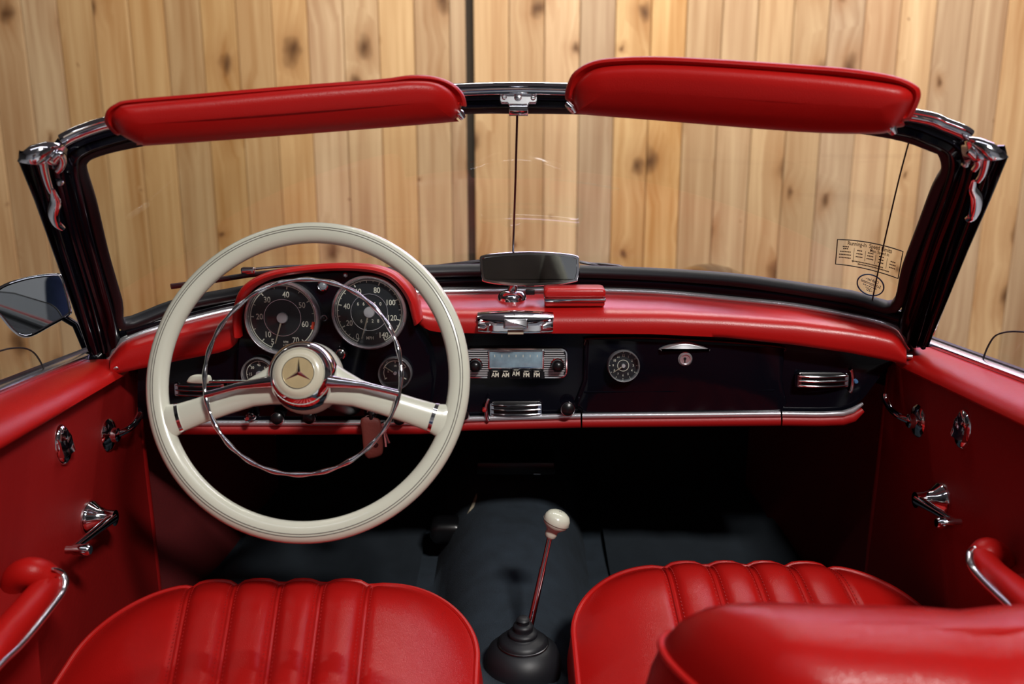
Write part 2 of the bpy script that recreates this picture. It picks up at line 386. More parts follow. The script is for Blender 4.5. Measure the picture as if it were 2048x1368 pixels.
# ================================================================== WINDSCREEN
ws = thing('windscreen', (0, 1.62, .88), 'raked windscreen of the open car with black frame and chrome header rail', 'windscreen')
BOT = [(243, 642), (354, 612), (469, 588), (600, 566), (760, 549), (900, 542), (1040, 541), (1160, 545), (1300, 549), (1450, 561), (1560, 574), (1700, 596), (1795, 616)]
TOP = [(150, 325), (158, 306), (180, 298), (256, 279), (420, 253), (700, 228), (925, 213), (1037, 212), (1145, 213), (1400, 220), (1600, 234), (1786, 258), (1868, 284), (1895, 298), (1903, 325)]
def seal_px():
    L = [(246, 648), (232, 596), (204, 500), (180, 400), (160, 334)]; R = [(1897, 334), (1877, 372), (1848, 448), (1817, 530), (1790, 612)]
    return L, R
L_, R_ = seal_px()
loop_px = L_ + [(163, 314), (186, 299), (256, 281), (420, 254), (700, 228), (925, 213), (1037, 212), (1145, 213), (1400, 220), (1600, 236), (1786, 261), (1868, 287), (1890, 300)] + R_ + [(1700, 594), (1560, 572), (1450, 558), (1300, 548), (1160, 543), (1040, 540), (900, 541), (760, 548), (600, 565), (469, 588), (354, 611)]
loop2 = spline([(p[0], p[1], 0) for p in loop_px], 4, closed=True)
glp = [gl(p.x, p.y) for p in loop2]
# pane: filled from the loop inwards to its centre line on the same curved surface
rows = []
for b in range(0, 25):
    t = b / 24; row = []
    for a in range(0, 61):
        s = a / 60
        ul, ur = lerp(243, 152, t), lerp(1795, 1902, t); u = lerp(ul, ur, s)
        ub, ut = lerp(243, 1795, s), lerp(152, 1902, s)
        v = lerp(tab(ub, BOT), tab(ut, [(152, 305), (180, 298)] + TOP[3:12] + [(1868, 284), (1902, 305)]), t)
        row.append(gl(u, v))
    rows.append(row)
MB().grid(rows).build('pane', 'windscreen_glass', ws, smooth=80)
def gsweep(path3, prof, closed=False, scales=None):
    m = MB(); m.tube(path3, scales or 1.0, closed=closed, ups=[gn(p) for p in path3], prof=prof); return m
def rprof(hw, hn, n=12, p=.6):
    out = []
    for k in range(n):
        a = 2 * pi * k / n; c, s = cos(a), sin(a)
        out.append((hw * math.copysign(abs(c) ** p, c), hn * math.copysign(abs(s) ** p, s)))
    return out
gsweep(glp, rprof(.0085, .011, 14), True).build('rubber_seal', 'black_rubber', ws, smooth=50)
frame_px = [(224, 700), (211, 640), (188, 560), (160, 465), (141, 385), (132, 338), (136, 310), (156, 291), (195, 275), (300, 248), (460, 226), (700, 207), (925, 197), (1037, 195), (1140, 197), (1400, 204), (1600, 219), (1800, 246), (1870, 268), (1908, 287), (1922, 312), (1920, 345), (1902, 400), (1872, 480), (1842, 570), (1817, 650), (1806, 700)]
fp = [gl(p.x, p.y, .006) for p in spline([(a, b, 0) for a, b in frame_px], 5)]
fprof = [(-.016, -.014), (.016, -.014), (.017, .0), (.013, .010), (.004, .014), (-.002, .010), (-.008, .014), (-.014, .009), (-.017, 0)]
gsweep(fp, fprof).build('frame', 'black_paint', ws, smooth=50)
rail_px = [(124, 283), (140, 274), (165, 263), (215, 247), (300, 231), (450, 213), (700, 192), (925, 180), (1037, 177), (1135, 179), (1350, 185), (1600, 202), (1835, 233), (1890, 250), (1925, 264), (1938, 273)]
rp = [gl(a.x, a.y, .012) for a in spline([(a, b, 0) for a, b in rail_px], 5)]
sc = [1.0] * len(rp); sc[0] = .75; sc[-1] = .75
rprf = [(-.008, -.004), (.008, -.004), (.0095, .0), (.0085, .004), (.0055, .0075), (.001, .009), (-.003, .0085), (-.0055, .006), (-.0065, .0045), (-.0085, .0045), (-.0095, .001)]
gsweep(rp, rprf, scales=sc).build('header_rail', 'chrome', ws, smooth=50)
# lower frame and chrome bead along the dash
low_px = [(252, 666), (300, 652), (374, 633), (461, 612), (560, 594), (700, 577), (840, 567), (985, 563), (1100, 562), (1211, 564), (1334, 570), (1496, 585), (1596, 598), (1696, 615), (1800, 640)]
lp = [gl(a.x, a.y, .004) for a in spline([(a, b, 0) for a, b in low_px], 5)]
gsweep(lp, rprof(.017, .012, 14)).build('lower_frame', 'black_paint', ws, smooth=50)
STRIP = [(212, 730), (226, 708), (238, 692), (252, 680), (300, 662), (374, 641), (461, 620), (560, 604), (700, 590), (840, 584), (985, 582), (1100, 581), (1211, 582), (1334, 587), (1496, 602), (1596, 613), (1696, 631), (1750, 643), (1788, 656), (1802, 672), (1814, 700)]
sp_ = [gl(a.x, a.y - 1, .024) for a in spline([(a, b, 0) for a, b in STRIP], 5)]
gsweep(sp_, rprof(.0050, .006, 10)).build('chrome_bead', 'bright_chrome', ws, smooth=50)
# side posts: tapering, ridged, wrapping back round the cabin
def post(side):
    if side < 0: secs = [(300, 38, 118, 0), (322, 36, 122, 0), (400, 68, 140, 0), (500, 104, 165, 0), (600, 140, 193, 0), (680, 168, 212, 0), (703, 176, 216, 0)]
    else: secs = [(290, 1938, 2010, 0), (315, 1934, 2016, 0), (400, 1912, 1981, 0), (500, 1880, 1937, 0), (600, 1850, 1896, 0), (665, 1833, 1868, 0), (692, 1824, 1858, 0)]
    rings = []
    for v, a, b, _ in secs:
        o_, i_ = (a, b) if side < 0 else (b, a)
        PO, PI = gl(o_, v, .050), gl(i_, v, .016); n = V((side * -.30, -.90, -.25)).normalized(); d = PO - PI; bk = V((side * .25, .9, -.1)) * .04
        fr = [(0, 0), (.06, .006), (.22, .008), (.30, .002), (.44, .001), (.50, .009), (.62, .013), (.76, .011), (.82, .004), (.95, .004), (1, 0)]
        rings.append([PI + d * f + n * h for f, h in fr] + [PO + bk * .9, PI + bk])
    return MB().loft(rings)
for side, nm in ((-1, 'driver side'), (1, 'passenger side')):
    p = post(side).build('side_post', 'black_paint', ws, smooth=35)
    # chrome cap with its latch housing
    if side < 0: out = [(34, 322), (40, 306), (60, 291), (90, 283), (118, 285), (130, 292), (126, 308), (118, 322), (104, 330), (78, 326), (50, 326)]
    else: out = [(2018, 314), (2008, 300), (1988, 286), (1960, 275), (1936, 272), (1926, 282), (1930, 300), (1936, 316), (1950, 322), (1976, 318), (2004, 318)]
    o3 = [gl(a, b, .052) for a, b in out]; c = sum(o3, V()) / len(o3)
    m = MB(); bk = V((side * .1, .35, -.12)) * .05; tn = V((0, -.8, .25)) * .012
    c2 = c + V((0, 0, -.012))
    m.loft([[p_ + bk for p_ in o3], [p_ for p_ in o3], [lerp(p_, c2, .10) + V((0, -.006, 0)) for p_ in o3], [lerp(p_, c2, .32) + V((0, -.013, 0)) for p_ in o3], [lerp(p_, c2, .62) + V((0, -.018, 0)) for p_ in o3], [lerp(p_, c2, .95) + V((0, -.020, 0)) for p_ in o3]])
    cap = m.build('post_cap', 'chrome', ws, smooth=70)
    if side < 0: br = [(96, 316), (104, 322), (110, 316), (120, 308), (126, 322), (122, 336), (114, 344)]
    else: br = [(1962, 312), (1954, 316), (1948, 312), (1938, 302), (1952, 314), (1956, 328), (1948, 340)]
    b3 = [gl(a.x, a.y, .070) for a in spline([(a, b, 0) for a, b in br], 4)]
    MB().tube(b3, [.0065 - .003 * i / len(b3) for i in range(len(b3))], 10).build('catch', 'chrome', ws)
    if side < 0: ar = [(86, 322), (90, 345), (97, 370), (103, 384)]; lv = [(104, 378), (109, 392), (111, 402), (108, 416), (107, 430), (113, 447), (126, 458)]
    else: ar = [(1972, 312), (1970, 330), (1964, 350), (1956, 362)]; lv = [(1948, 362), (1946, 376), (1952, 390), (1953, 405), (1950, 422), (1944, 434), (1933, 440)]
    a3 = [gl(a.x, a.y, .066) for a in spline([(a, b, 0) for a, b in ar], 5)]
    MB().tube(a3, [.0058 - .002 * i / len(a3) for i in range(len(a3))], 10).build('latch_arm', 'chrome', ws)
    l3 = [gl(a.x, a.y, .070) for a in spline([(a, b, 0) for a, b in lv], 5)]; n_ = len(l3)
    MB().tube(l3, [.0035 + .0055 * sin(pi * min(1, (i / n_) * 1.02)) ** 1.0 for i in range(n_)], 12, ups=V((0, -1, .2)), prof=[(cos(a) * 1.0, sin(a) * .6) for a in [k * pi / 6 for k in range(12)]]).build('latch_lever', 'chrome', ws)
    sx = (120, 366) if side < 0 else (1931, 329)
    q = gl(*sx, .035); MB().lathe([(0, .004), (.003, .0035), (.0042, .001), (.0042, -.003)], 14, face_frame(q, -15)).build('screw', 'satin_chrome', ws)
    if side < 0: et = [(84, 440), (104, 492), (130, 560), (156, 630), (178, 692)]
    else: et = [(1950, 480), (1936, 512), (1912, 568), (1890, 620), (1868, 672)]
    e3 = [gl(a.x, a.y, .052) + V((side * .004, .02, 0)) for a in spline([(a, b, 0) for a, b in et], 4)]
    MB().tube(e3, [.0028 + .003 * i / len(e3) for i in range(len(e3))], 8).build('edge_trim', 'satin_chrome', ws)
# rod between header and mirror, header catch
MB().tube([gl(1034.5, 226, .030), gl(1031, 360, .040), gl(1026, 505, .05)], .0017, 8).build('centre_rod', 'dark_metal', ws)
ct = thing('header_catch', gl(1037, 200, .03), 'chrome roof catch screwed to the middle of the header rail', 'catch')
o = gl(1037, 200, .026); fm = frame(o, (1, 0, 0), (0, .25, .97)); px = 1.29 / F
pl = [(-37, 14), (37, 14), (37, -2), (34, -6), (22, -6), (19, -10), (19, -18), (-19, -18), (-19, -10), (-22, -6), (-34, -6), (-37, -2)]
MB(fm).slab([(a * px, b * px) for a, b in pl][::-1], [(0, -.006), (0, .0015), (.001, .0028)]).build('plate', 'satin_chrome', ct)
hk = [(-17, 0), (17, 0)]
sec = [V((0, -9 * px, .004)), V((0, -12 * px, .012)), V((0, -17 * px, .015)), V((0, -27 * px, .014)), V((0, -31 * px, .009)), V((0, -32 * px, .001)), V((0, -28 * px, -.002)), V((0, -15 * px, 0))]
MB(fm).loft([[V((a * px, p.y, p.z)) + V((0, 0, -.002 if abs(a) > 17 else 0)) for p in sec] for a in (-18.5, -17, 17, 18.5)]).build('hook', 'chrome', ct, smooth=50)
for (a, b, r) in ((-1, 4, 7.5), (-28, 4, 5), (29, 3, 5)):
    s_ = MB(fm @ Matrix.Translation((a * px, b * px, .0028))).lathe([(0, .0018), (r * px * .6, .0018), (r * px, .0006), (r * px, -.001)], 16).build('screw', 'satin_chrome', ct)
    MB(fm @ Matrix.Translation((a * px, b * px, .0048))).box((0, 0, 0), (r * px * 1.5, .0008, .0003)).build('slot', 'black_void', s_)
# crack in the pane and the two decals
ck = [gl(a, b, .0006) for a, b in ((1820, 276), (1800, 350), (1781, 430), (1763, 510), (1744, 604))]
MB().tube([p for p in spline(ck, 6)], .0011, 6).build('crack', 'decal_black', ws, label='thin dark crack running down the pane')
def dec(px_pts, w, closed, m):
    m.tube([gl(a, b, .0012) for a, b in px_pts], w, 6, closed=closed)
def decal_pt(s, t):                                  # s,t in 0..1 across and down the printed box
    top = spline([(1674, 479, 0), (1735, 484, 0), (1806, 503, 0)], 1); A = V((1675.0, 479.0)); B = V((1806.0, 503.0)); Cc = V((1671.0, 528.0)); D = V((1796.0, 557.0))
    tp = A.lerp(B, s) + V((0, -5.5 * 4 * s * (1 - s))); bt = Cc.lerp(D, s) + V((0, -4.5 * 4 * s * (1 - s)))
    return tp.lerp(bt, t)
m = MB()
bp_ = [decal_pt(i / 12, 0) for i in range(13)] + [decal_pt(1, i / 4) for i in range(1, 5)] + [decal_pt(1 - i / 12, 1) for i in range(1, 13)] + [decal_pt(0, 1 - i / 4) for i in range(1, 4)]
dec([(p.x, p.y) for p in bp_], .0008, True, m)
d1 = m.build('printed_decal', 'decal_black', ws, label='printed running-in speed table on the glass')
def dtext(m, body, s, t, size, sx=1.0, mirror=False, base=None):
    vs, fs = text_geo(body)
    out = []
    for x, y, z in vs:
        P = decal_pt(s + x * size * sx * 1.0, t - y * size * 2.55) if base is None else base(x * size * (-1 if mirror else 1) * sx, y * size)
        out.append(gl(P.x, P.y, .0014))
    m.add(out, fs)
m = MB(); dtext(m, 'Running-in  Speed Limits', .50, .13, .088, .78); dtext(m, 'Max. Speed in', .66, .29, .062, .85)
rows_ = [(.14, .27, .10), (.14, .35, .08), (.14, .47, .17), (.14, .59, .19), (.14, .71, .19), (.36, .37, .08), (.36, .49, .10), (.36, .61, .11), (.53, .39, .09), (.53, .50, .10), (.53, .61, .11), (.70, .43, .08), (.70, .54, .08), (.70, .65, .09), (.885, .49, .08), (.885, .60, .10), (.885, .71, .10), (.50, .80, .5), (.60, .88, .5)]
for s, t, w in rows_:
    n = max(2, int(w / .022))
    for k in range(n):
        a = s - w / 2 + w * k / n; b_ = a + w / n * .78
        q = [decal_pt(a, t - .022), decal_pt(b_, t - .022), decal_pt(b_, t + .022), decal_pt(a, t + .022)]
        m.add([gl(p.x, p.y, .0014) for p in q], [(0, 1, 2, 3)])
for s, t0, t1 in ((.27, .3, .85), (.45, .34, .72), (.61, .4, .75), (.79, .42, .8)):
    dec([(decal_pt(s, lerp(t0, t1, i / 3)).x, decal_pt(s, lerp(t0, t1, i / 3)).y) for i in range(4)], .0003, False, m)
m.build('lettering', 'decal_black', d1, smooth=0)
oc = V((1741.0, 570.0)); oang = radians(22)
def ov(x, y): c, s = cos(oang), sin(oang); return oc + V((x * c + y * s, x * s - y * c))
m = MB(); dec([(ov(27.5 * cos(a), 20 * sin(a)).x, ov(27.5 * cos(a), 20 * sin(a)).y) for a in [2 * pi * k / 40 for k in range(40)]], .0011, True, m)
d2 = m.build('oval_decal', 'decal_blue', ws, label='blue oval decal with mirrored lettering')
m = MB()
for body, y, sz in (('Gefrier-', 9.5, 8.5), ('Schutzmittel', 2.5, 8.5), ('-20°', -10, 9.5)):
    dtext(m, body, 0, 0, sz, mirror=True, base=lambda x, yy, y=y: ov(x, y + yy))
for k in range(7):
    q = [ov(-15 + k * 4.4, -2.6), ov(-12 + k * 4.4, -2.6), ov(-12 + k * 4.4, -4.2), ov(-15 + k * 4.4, -4.2)]; m.add([gl(p.x, p.y, .0014) for p in q], [(0, 1, 2, 3)])
m.build('lettering', 'decal_blue', d2, smooth=0)

# ================================================================== SUN VISORS
def spine_rings(o2, ks):
    """rings of a long closed outline shrinking onto its centre line: no self-crossing"""
    xs = [p[0] for p in o2]; x0, x1 = min(xs), max(xs); n = len(o2)
    def mid(x):
        ys = []
        for i in range(n):
            a, b = o2[i], o2[(i + 1) % n]
            if (a[0] - x) * (b[0] - x) <= 0 and abs(a[0] - b[0]) > 1e-9: ys.append(a[1] + (b[1] - a[1]) * (x - a[0]) / (b[0] - a[0]))
        return (max(ys) + min(ys)) / 2 if ys else o2[0][1]
    h = max(abs(max(p[1] for p in o2 if abs(p[0] - (x0 + x1) / 2) < (x1 - x0) * .2) - min(p[1] for p in o2 if abs(p[0] - (x0 + x1) / 2) < (x1 - x0) * .2)) * .5, 1e-6)
    sp = [(lambda cx: (cx, mid(cx)))(max(x0 + h, min(x1 - h, p[0]))) for p in o2]
    return [[(lerp(p[0], q[0], k), lerp(p[1], q[1], k)) for p, q in zip(o2, sp)] for k in ks]
def visor(name, outline, pad, ya, yb, ua, ub, label, pivots):
    def P(u, v, d=0.0):
        t = (u - ua) / (ub - ua); Y = lerp(ya, yb, t) - .42 * (atY(u, v, lerp(ya, yb, t)).z - 1.2) + d
        return atY(u, v, Y)
    t = thing(name, P(sum(p[0] for p in outline) / len(outline), max(p[1] for p in outline)), label, 'sun visor', 'sun visors')
    o2 = [(p.x, p.y) for p in spline([(a, b, 0) for a, b in outline], 4, closed=True)]
    zs = (.016, .014, .008, .001, -.002, .002, .006)
    MB().loft([[P(a, b, d) for a, b in r] for r, d in zip(spine_rings(o2, (.12, .015, 0, .04, .13, .26, .6)), zs)]).build('rim', 'red_leather', t, smooth=60)
    p2 = [(p.x, p.y) for p in spline([(a, b, 0) for a, b in pad], 4, closed=True)]
    zs = (.006, -.002, -.009, -.014, -.018, -.0205, -.022, -.0225)
    MB().loft([[P(a, b, d) for a, b in r] for r, d in zip(spine_rings(p2, (0, 0, .06, .16, .32, .55, .8, .97)), zs)]).build('cushion', 'red_leather', t, smooth=80)
    for u, v in pivots:
        q = P(u, v, -.004)
        MB().tube([q + V((-.006, 0, .006)), q + V((0, -.004, 0)), q + V((.004, -.003, -.006))], [.0045, .006, .004], 12).build('pivot', 'chrome', t)
visor('sun_visor',
      [(212, 250), (209, 236), (214, 220), (232, 207), (262, 199), (400, 187), (600, 170), (760, 158), (822, 150), (870, 153), (905, 166), (926, 186), (933, 208), (931, 214), (926, 206), (912, 240), (890, 245), (600, 266), (300, 288), (280, 288), (246, 270), (232, 270)],
      [(228, 250), (224, 232), (236, 216), (262, 208), (400, 196), (600, 178), (760, 166), (822, 161), (868, 164), (898, 178), (914, 200), (917, 224), (906, 241), (885, 246), (600, 269), (320, 290), (284, 290), (262, 281), (240, 268)],
      1.115, 1.25, 212, 930, 'long red sun visor on the driver side of the header rail', [(921, 228)])
visor('sun_visor',
      [(1130, 196), (1134, 170), (1150, 142), (1190, 121), (1250, 114), (1330, 113), (1450, 119), (1600, 129), (1700, 137), (1790, 152), (1832, 170), (1842, 186), (1838, 206), (1822, 238), (1808, 243), (1790, 256), (1600, 258), (1300, 236), (1160, 226), (1140, 205)],
      [(1150, 222), (1146, 196), (1154, 166), (1186, 140), (1240, 131), (1330, 130), (1450, 136), (1600, 147), (1700, 157), (1790, 170), (1818, 181), (1826, 196), (1818, 216), (1800, 246), (1780, 263), (1740, 268), (1600, 264), (1300, 240), (1165, 229)],
      1.25, 1.115, 1130, 1840, 'long red sun visor on the passenger side of the header rail', [(1144, 216), (1781, 257)])

# ================================================================== DASHBOARD
dash = thing('dashboard', (0, 1.47, .69), 'black lacquered dashboard with red padded top and chrome bead', 'dashboard')
def Yf(x): return 1.47 - .15 * x * x
def atF(u, v, off=0.0):
    p = atY(u, v, 1.47)
    for _ in range(4): p = atY(u, v, Yf(p.x) - off)
    return p
LOWR = [(818, 606), (824, 628), (834, 646), (846, 655), (862, 662), (885, 665), (960, 667), (1160, 667), (1300, 668), (1450, 675), (1590, 690), (1700, 706), (1790, 724), (1815, 731)]
LOWL = [(215, 752), (250, 744), (264, 741), (354, 722), (436, 706), (458, 699), (468, 690), (474, 678), (480, 652)]
def pad_row(u, low, brk):
    B = gl(u, tab(u, STRIP) + 2, .016); vl = tab(u, low); vs_ = tab(u, STRIP)
    K = atF(u, lerp(vs_, vl, brk) - 4, .048); Lp = atF(u, vl, .034); M = lerp(B, K, .62)
    r = [B + V((0, .02, -.02)), B, lerp(B, M, .5) + V((0, 0, .003)), M + V((0, 0, .002))]
    for k in range(1, 11):
        t = k / 10; r.append(M * (1 - t) ** 2 + K * (2 * t * (1 - t)) + Lp * t * t)
    r += [Lp + V((0, .012, -.001)), Lp + V((0, .06, .004))]
    return r
MB().grid([pad_row(lerp(818, 1813, i / 140), LOWR, .47) for i in range(141)]).build('padded_top', 'red_pad', dash, smooth=70, label='red padded dash top, passenger side')
MB().grid([pad_row(lerp(220, 481, i / 64), LOWL, .35) for i in range(65)]).build('padded_top', 'red_pad', dash, smooth=70, label='red padded dash top beside the driver door')
# instrument hood
OUT = [(466, 668), (465, 640), (468, 610), (482, 577), (508, 556), (545, 541), (600, 532), (660, 527), (712, 527), (757, 532), (791, 546), (814, 568), (829, 592), (838, 616), (843, 640)]
INN = [(480, 676), (478, 646), (482, 617), (494, 592), (514, 573), (548, 557), (602, 547), (662, 542), (710, 542), (750, 547), (780, 559), (801, 579), (815, 603), (822, 628), (828, 652)]
YB = 1.398
o3 = spline([(a, b, 0) for a, b in OUT], 4); i3 = spline([(a, b, 0) for a, b in INN], 4)
rows = []
for a, b in zip(o3, i3):
    O = atY(a.x, a.y, YB); I = atY(b.x, b.y, YB); n = len(rows)
    d = (O - I); ln = d.length
    row = [I + V((0, .06, 0)), I + V((0, .01, 0)), I, I + d * .2 + V((0, -.008, 0)), I + d * .5 + V((0, -.011, 0)), I + d * .8 + V((0, -.008, 0)), O, O + V((0, .02, -.002)), O + V((0, .08, -.014)) - V((d.x * .2, 0, 0)), O + V((0, .15, -.036)) - V((d.x * .5, 0, 0))]
    rows.append(row)
MB().grid(rows).build('instrument_hood', 'red_pad', dash, smooth=70, label='red padded hood arching over the round dials')
# instrument panel (black) inside the hood
pan = [(474, 700)] + INN[1:] + [(852, 690), (862, 720), (868, 760), (862, 812), (480, 812), (472, 760)]
YC = 1.418
tlt = radians(8)
m = MB(); ring = [atY(a, b, YC) for a, b in pan]
m.loft([[p + V((0, .05, 0)) for p in ring], ring, [lerp(p, V((-.27, p.y, .83)), .02) + V((0, -.003, 0)) for p in ring]])
m.build('instrument_panel', 'black_paint', dash, smooth=30)
# fascia
FB = [(290, 838), (372, 843), (600, 842), (850, 841), (1000, 834), (1160, 829), (1562, 824), (1660, 824), (1690, 822), (1712, 812), (1730, 795), (1745, 775), (1765, 748), (1785, 728)]
rows = []
for i in range(81):
    u = lerp(275, 1786, i / 80)
    vt = tab(u, LOWL) if u < 480 else (tab(u, LOWR) if u > 850 else 645)
    vb = tab(u, FB); rows.append([atF(u, lerp(vt - 8, vb, k / 8)) + V((0, .004 * (1 - cos((k / 8 - .5) * 2)), 0)) for k in range(9)] + [atF(u, vb) + V((0, .05, 0))])
MB().grid(rows).build('fascia', 'black_paint', dash, smooth=40)
# lower chrome bead and red lower roll, in three lengths
TR = [(296, 836), (340, 845), (400, 846), (600, 846), (850, 845), (930, 838), (1160, 832), (1163, 832), (1562, 828), (1640, 829), (1690, 827), (1712, 818), (1727, 806)]
def roll_run(u0, u1):
    n = max(8, int((u1 - u0) / 20)); pts = [(lerp(u0, u1, i / n), tab(lerp(u0, u1, i / n), TR)) for i in range(n + 1)]
    a = [atF(u, v, .008) for u, v in pts]; b = [atF(u, v + 13, .004) for u, v in pts]
    e_ = [1.0] * (n + 1); e_[-1] = .45 if u1 > 1700 else 1.0
    MB().tube(a, [.0052 * q for q in e_], 10, ups=V((0, -1, 0))).build('chrome_bead', 'bright_chrome', dash)
    MB().tube(b, [.0098 * q for q in e_], 14, ups=V((0, -1, 0)), prof=[(cos(k * pi / 7) * .95, sin(k * pi / 7) * .8) for k in range(14)]).build('lower_roll', 'red_trim', dash)
roll_run(318, 1161); roll_run(1164.5, 1560.5); roll_run(1564, 1726)
# under-dash closing panel
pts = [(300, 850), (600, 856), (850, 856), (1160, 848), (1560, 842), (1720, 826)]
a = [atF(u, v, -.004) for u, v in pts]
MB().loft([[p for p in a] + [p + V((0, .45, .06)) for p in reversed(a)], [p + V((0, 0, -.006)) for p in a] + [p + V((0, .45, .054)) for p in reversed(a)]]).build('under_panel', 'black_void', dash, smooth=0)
# glovebox door with crease, lid bead, handle and lock
GB = [(1168, 682), (1176, 675), (1300, 675), (1450, 682), (1560, 692), (1568, 698), (1564, 760), (1561, 822), (1400, 824), (1164, 827), (1165, 760)]
ring = [atF(p.x, p.y, .002) for p in spline([(a, b, 0) for a, b in GB], 3, closed=True)]
c = sum(ring, V()) / len(ring)
MB().loft([[p + V((0, .012, 0)) for p in ring], [p for p in ring], [lerp(p, c, .012) + V((0, -.0035, 0)) for p in ring], [lerp(p, c, .05) + V((0, -.0045, 0)) for p in ring]]).build('glovebox_door', 'black_paint', dash, smooth=50)
gb = bpy.data.objects['glovebox_door']
MB().tube([atF(a.x, a.y, .006) for a in spline([(1169, 690, 0), (1172, 681, 0), (1180, 677, 0), (1300, 676, 0), (1450, 684, 0), (1562, 694, 0), (1568, 702, 0)], 4)], .0019, 8).build('lid_edge', 'black_gloss', gb)
MB().tube([atF(u, lerp(784, 780, (u - 1168) / 395), .006) for u in range(1168, 1564, 20)], .0022, 8).build('crease', 'black_paint', gb)
ho = atF(1370, 692, .010); hp = 1.55 / F
lens_ = [(-50, -7), (-30, 3), (0, 9), (30, 3), (50, -7), (30, -10), (0, -11), (-30, -10)]
ls = [(p.x * hp, p.y * hp) for p in spline([(a, b, 0) for a, b in lens_], 5, closed=True)]
MB(face_frame(ho)).slab(ls, [(0, -.008), (0, .0), (.0015, .004), (.004, .006)]).build('handle', 'bright_chrome', gb, smooth=50)
MB(face_frame(atF(1370, 717.5, .008))).lathe([(0, .004), (9 * hp, .004), (9.5 * hp, .006), (11 * hp, .006), (14 * hp, .003), (14 * hp, -.006)], 32).build('lock', 'bright_chrome', gb)
m = MB(face_frame(atF(1370, 717.5, .0125))); m.lathe([(0, .0004), (2.6 * hp, .0004), (2.6 * hp, -.001)], 16); m.box((0, -4 * hp, 0), (2.2 * hp, 8 * hp, .0006)); m.build('keyhole', 'black_void', gb)

# ---- gauges -------------------------------------------------------
def gauge(name, u, v, Y, rpx, label, dial):
    o = atY(u, v, Y); s = (o - CAM).dot(V((0, cos(TH), -sin(TH)))) / F; R = rpx * s
    fm = face_frame(o, 5); t = thing(name, o, label, 'gauge', 'dashboard instruments')
    MB(fm).lathe([(R * .99, -.022), (R, -.004), (R, .002), (R * .985, .006), (R * .95, .0085), (R * .915, .007), (R * .895, .002), (R * .885, -.004), (R * .885, -.02)], 56).build('bezel', 'bright_chrome', t, smooth=50)
    d = MB(fm).lathe([(0, -.0045), (R * .89, -.0045), (R * .89, -.012)], 56).build('dial', 'dial_black', t, smooth=30)
    dial(t, d, fm, R, s)
    MB(fm).add([V((r * R * .9 * cos(2 * pi * k / 40), r * R * .9 * sin(2 * pi * k / 40), .0045 - .0025 * r * r)) for r in (0.001, .3, .6, 1) for k in range(40)], [(i * 40 + k, i * 40 + (k + 1) % 40, (i + 1) * 40 + (k + 1) % 40, (i + 1) * 40 + k) for i in range(3) for k in range(40)]).build('cover_glass', 'gauge_glass', t, smooth=80)
    return t
def pol(R, ang): a = radians(ang); return V((R * sin(a), R * cos(a), 0))     # clock angle, 0 up, clockwise
def arc_strip(m, r0, r1, a0, a1, z, n=60):
    vs = []; 
    for k in range(n + 1):
        a = lerp(a0, a1, k / n)
        for r in (r0, r1): p = pol(r, a); p.z = z; vs.append(p)
    m.add(vs, [(2 * k, 2 * k + 1, 2 * k + 3, 2 * k + 2) for k in range(n)])
def tick(m, r0, r1, a, w, z):
    d = pol(1, a); n = V((d.y, -d.x, 0)); m.add([d * r0 + n * w / 2 + V((0, 0, z)), d * r1 + n * w / 2 + V((0, 0, z)), d * r1 - n * w / 2 + V((0, 0, z)), d * r0 - n * w / 2 + V((0, 0, z))], [(0, 1, 2, 3)])
def needle(t, fm, ang, length, w, z, hub_r):
    d = pol(1, ang); n = V((d.y, -d.x, 0)); m = MB(fm)
    ring = [(-w, 0.2), (w, 0.2), (w * .45, 1.0), (-w * .45, 1.0)]
    m.loft([[n * a + d * (b * length) + V((0, 0, zz)) for a, b in ring] for zz in (z - .0006, z + .0006)]); m.build('needle', 'cream', t, smooth=0)
    MB(fm).lathe([(hub_r, z - .003), (hub_r, z + .001), (hub_r * .9, z + .0022), (0, z + .0022)], 24).build('hub_cap', 'aluminium', t)
def tach(t, d, fm, R, s):
    m = MB(fm); zz = -.0042
    a_of = lambda n: tab(n, [(5, -158), (10, -138), (15, -112), (20, -88), (25, -65), (30, -40), (35, -14), (40, 10), (45, 34), (50, 58), (55, 82), (60, 107), (70, 140)])
    arc_strip(m, R * .845, R * .872, -158, 140, zz)
    for n_ in (5, 10, 15, 20, 25, 30, 35, 40, 45, 50, 55, 60, 70): tick(m, R * (.77 if n_ % 10 == 0 or n_ == 5 else .79), R * .86, a_of(n_), R * (.03 if n_ % 10 == 0 else .018), zz)
    for n_ in (10, 20, 30, 40, 50, 60): p = pol(R * .62, a_of(n_)); MBt(m, str(n_), p, R * .22, zz)
    MBt(m, '5', pol(R * .72, -156), R * .22, zz); MBt(m, '70', pol(R * .70, 152), R * .22, zz)
    MBt(m, 'RPM', V((-R * .0 + R * .06, -R * .66, 0)), R * .085, zz); MBt(m, 'x 100', V((R * .06, -R * .74, 0)), R * .075, zz); MBt(m, 'U/min', V((R * .06, -R * .82, 0)), R * .08, zz)
    m.build('markings', 'dial_print', d, smooth=0)
    m = MB(fm); arc_strip(m, R * .79, R * .87, 98, 112, zz + .0001, 10); m.build('red_zone', 'dial_red', d, smooth=0)
    MB(fm).ring([(R * .50, -.0045), (R * .50, -.0026), (R * .485, -.0026), (R * .485, -.0045)]).build('inner_ring', 'satin_chrome', d)
    needle(t, fm, 197, R * .72, R * .022, -.001, R * .15)
def MBt(m, body, p, size, z):
    vs, fs = text_geo(body); m.add([V((p.x + x * size * .85, p.y + y * size, z)) for x, y, _ in vs], fs)
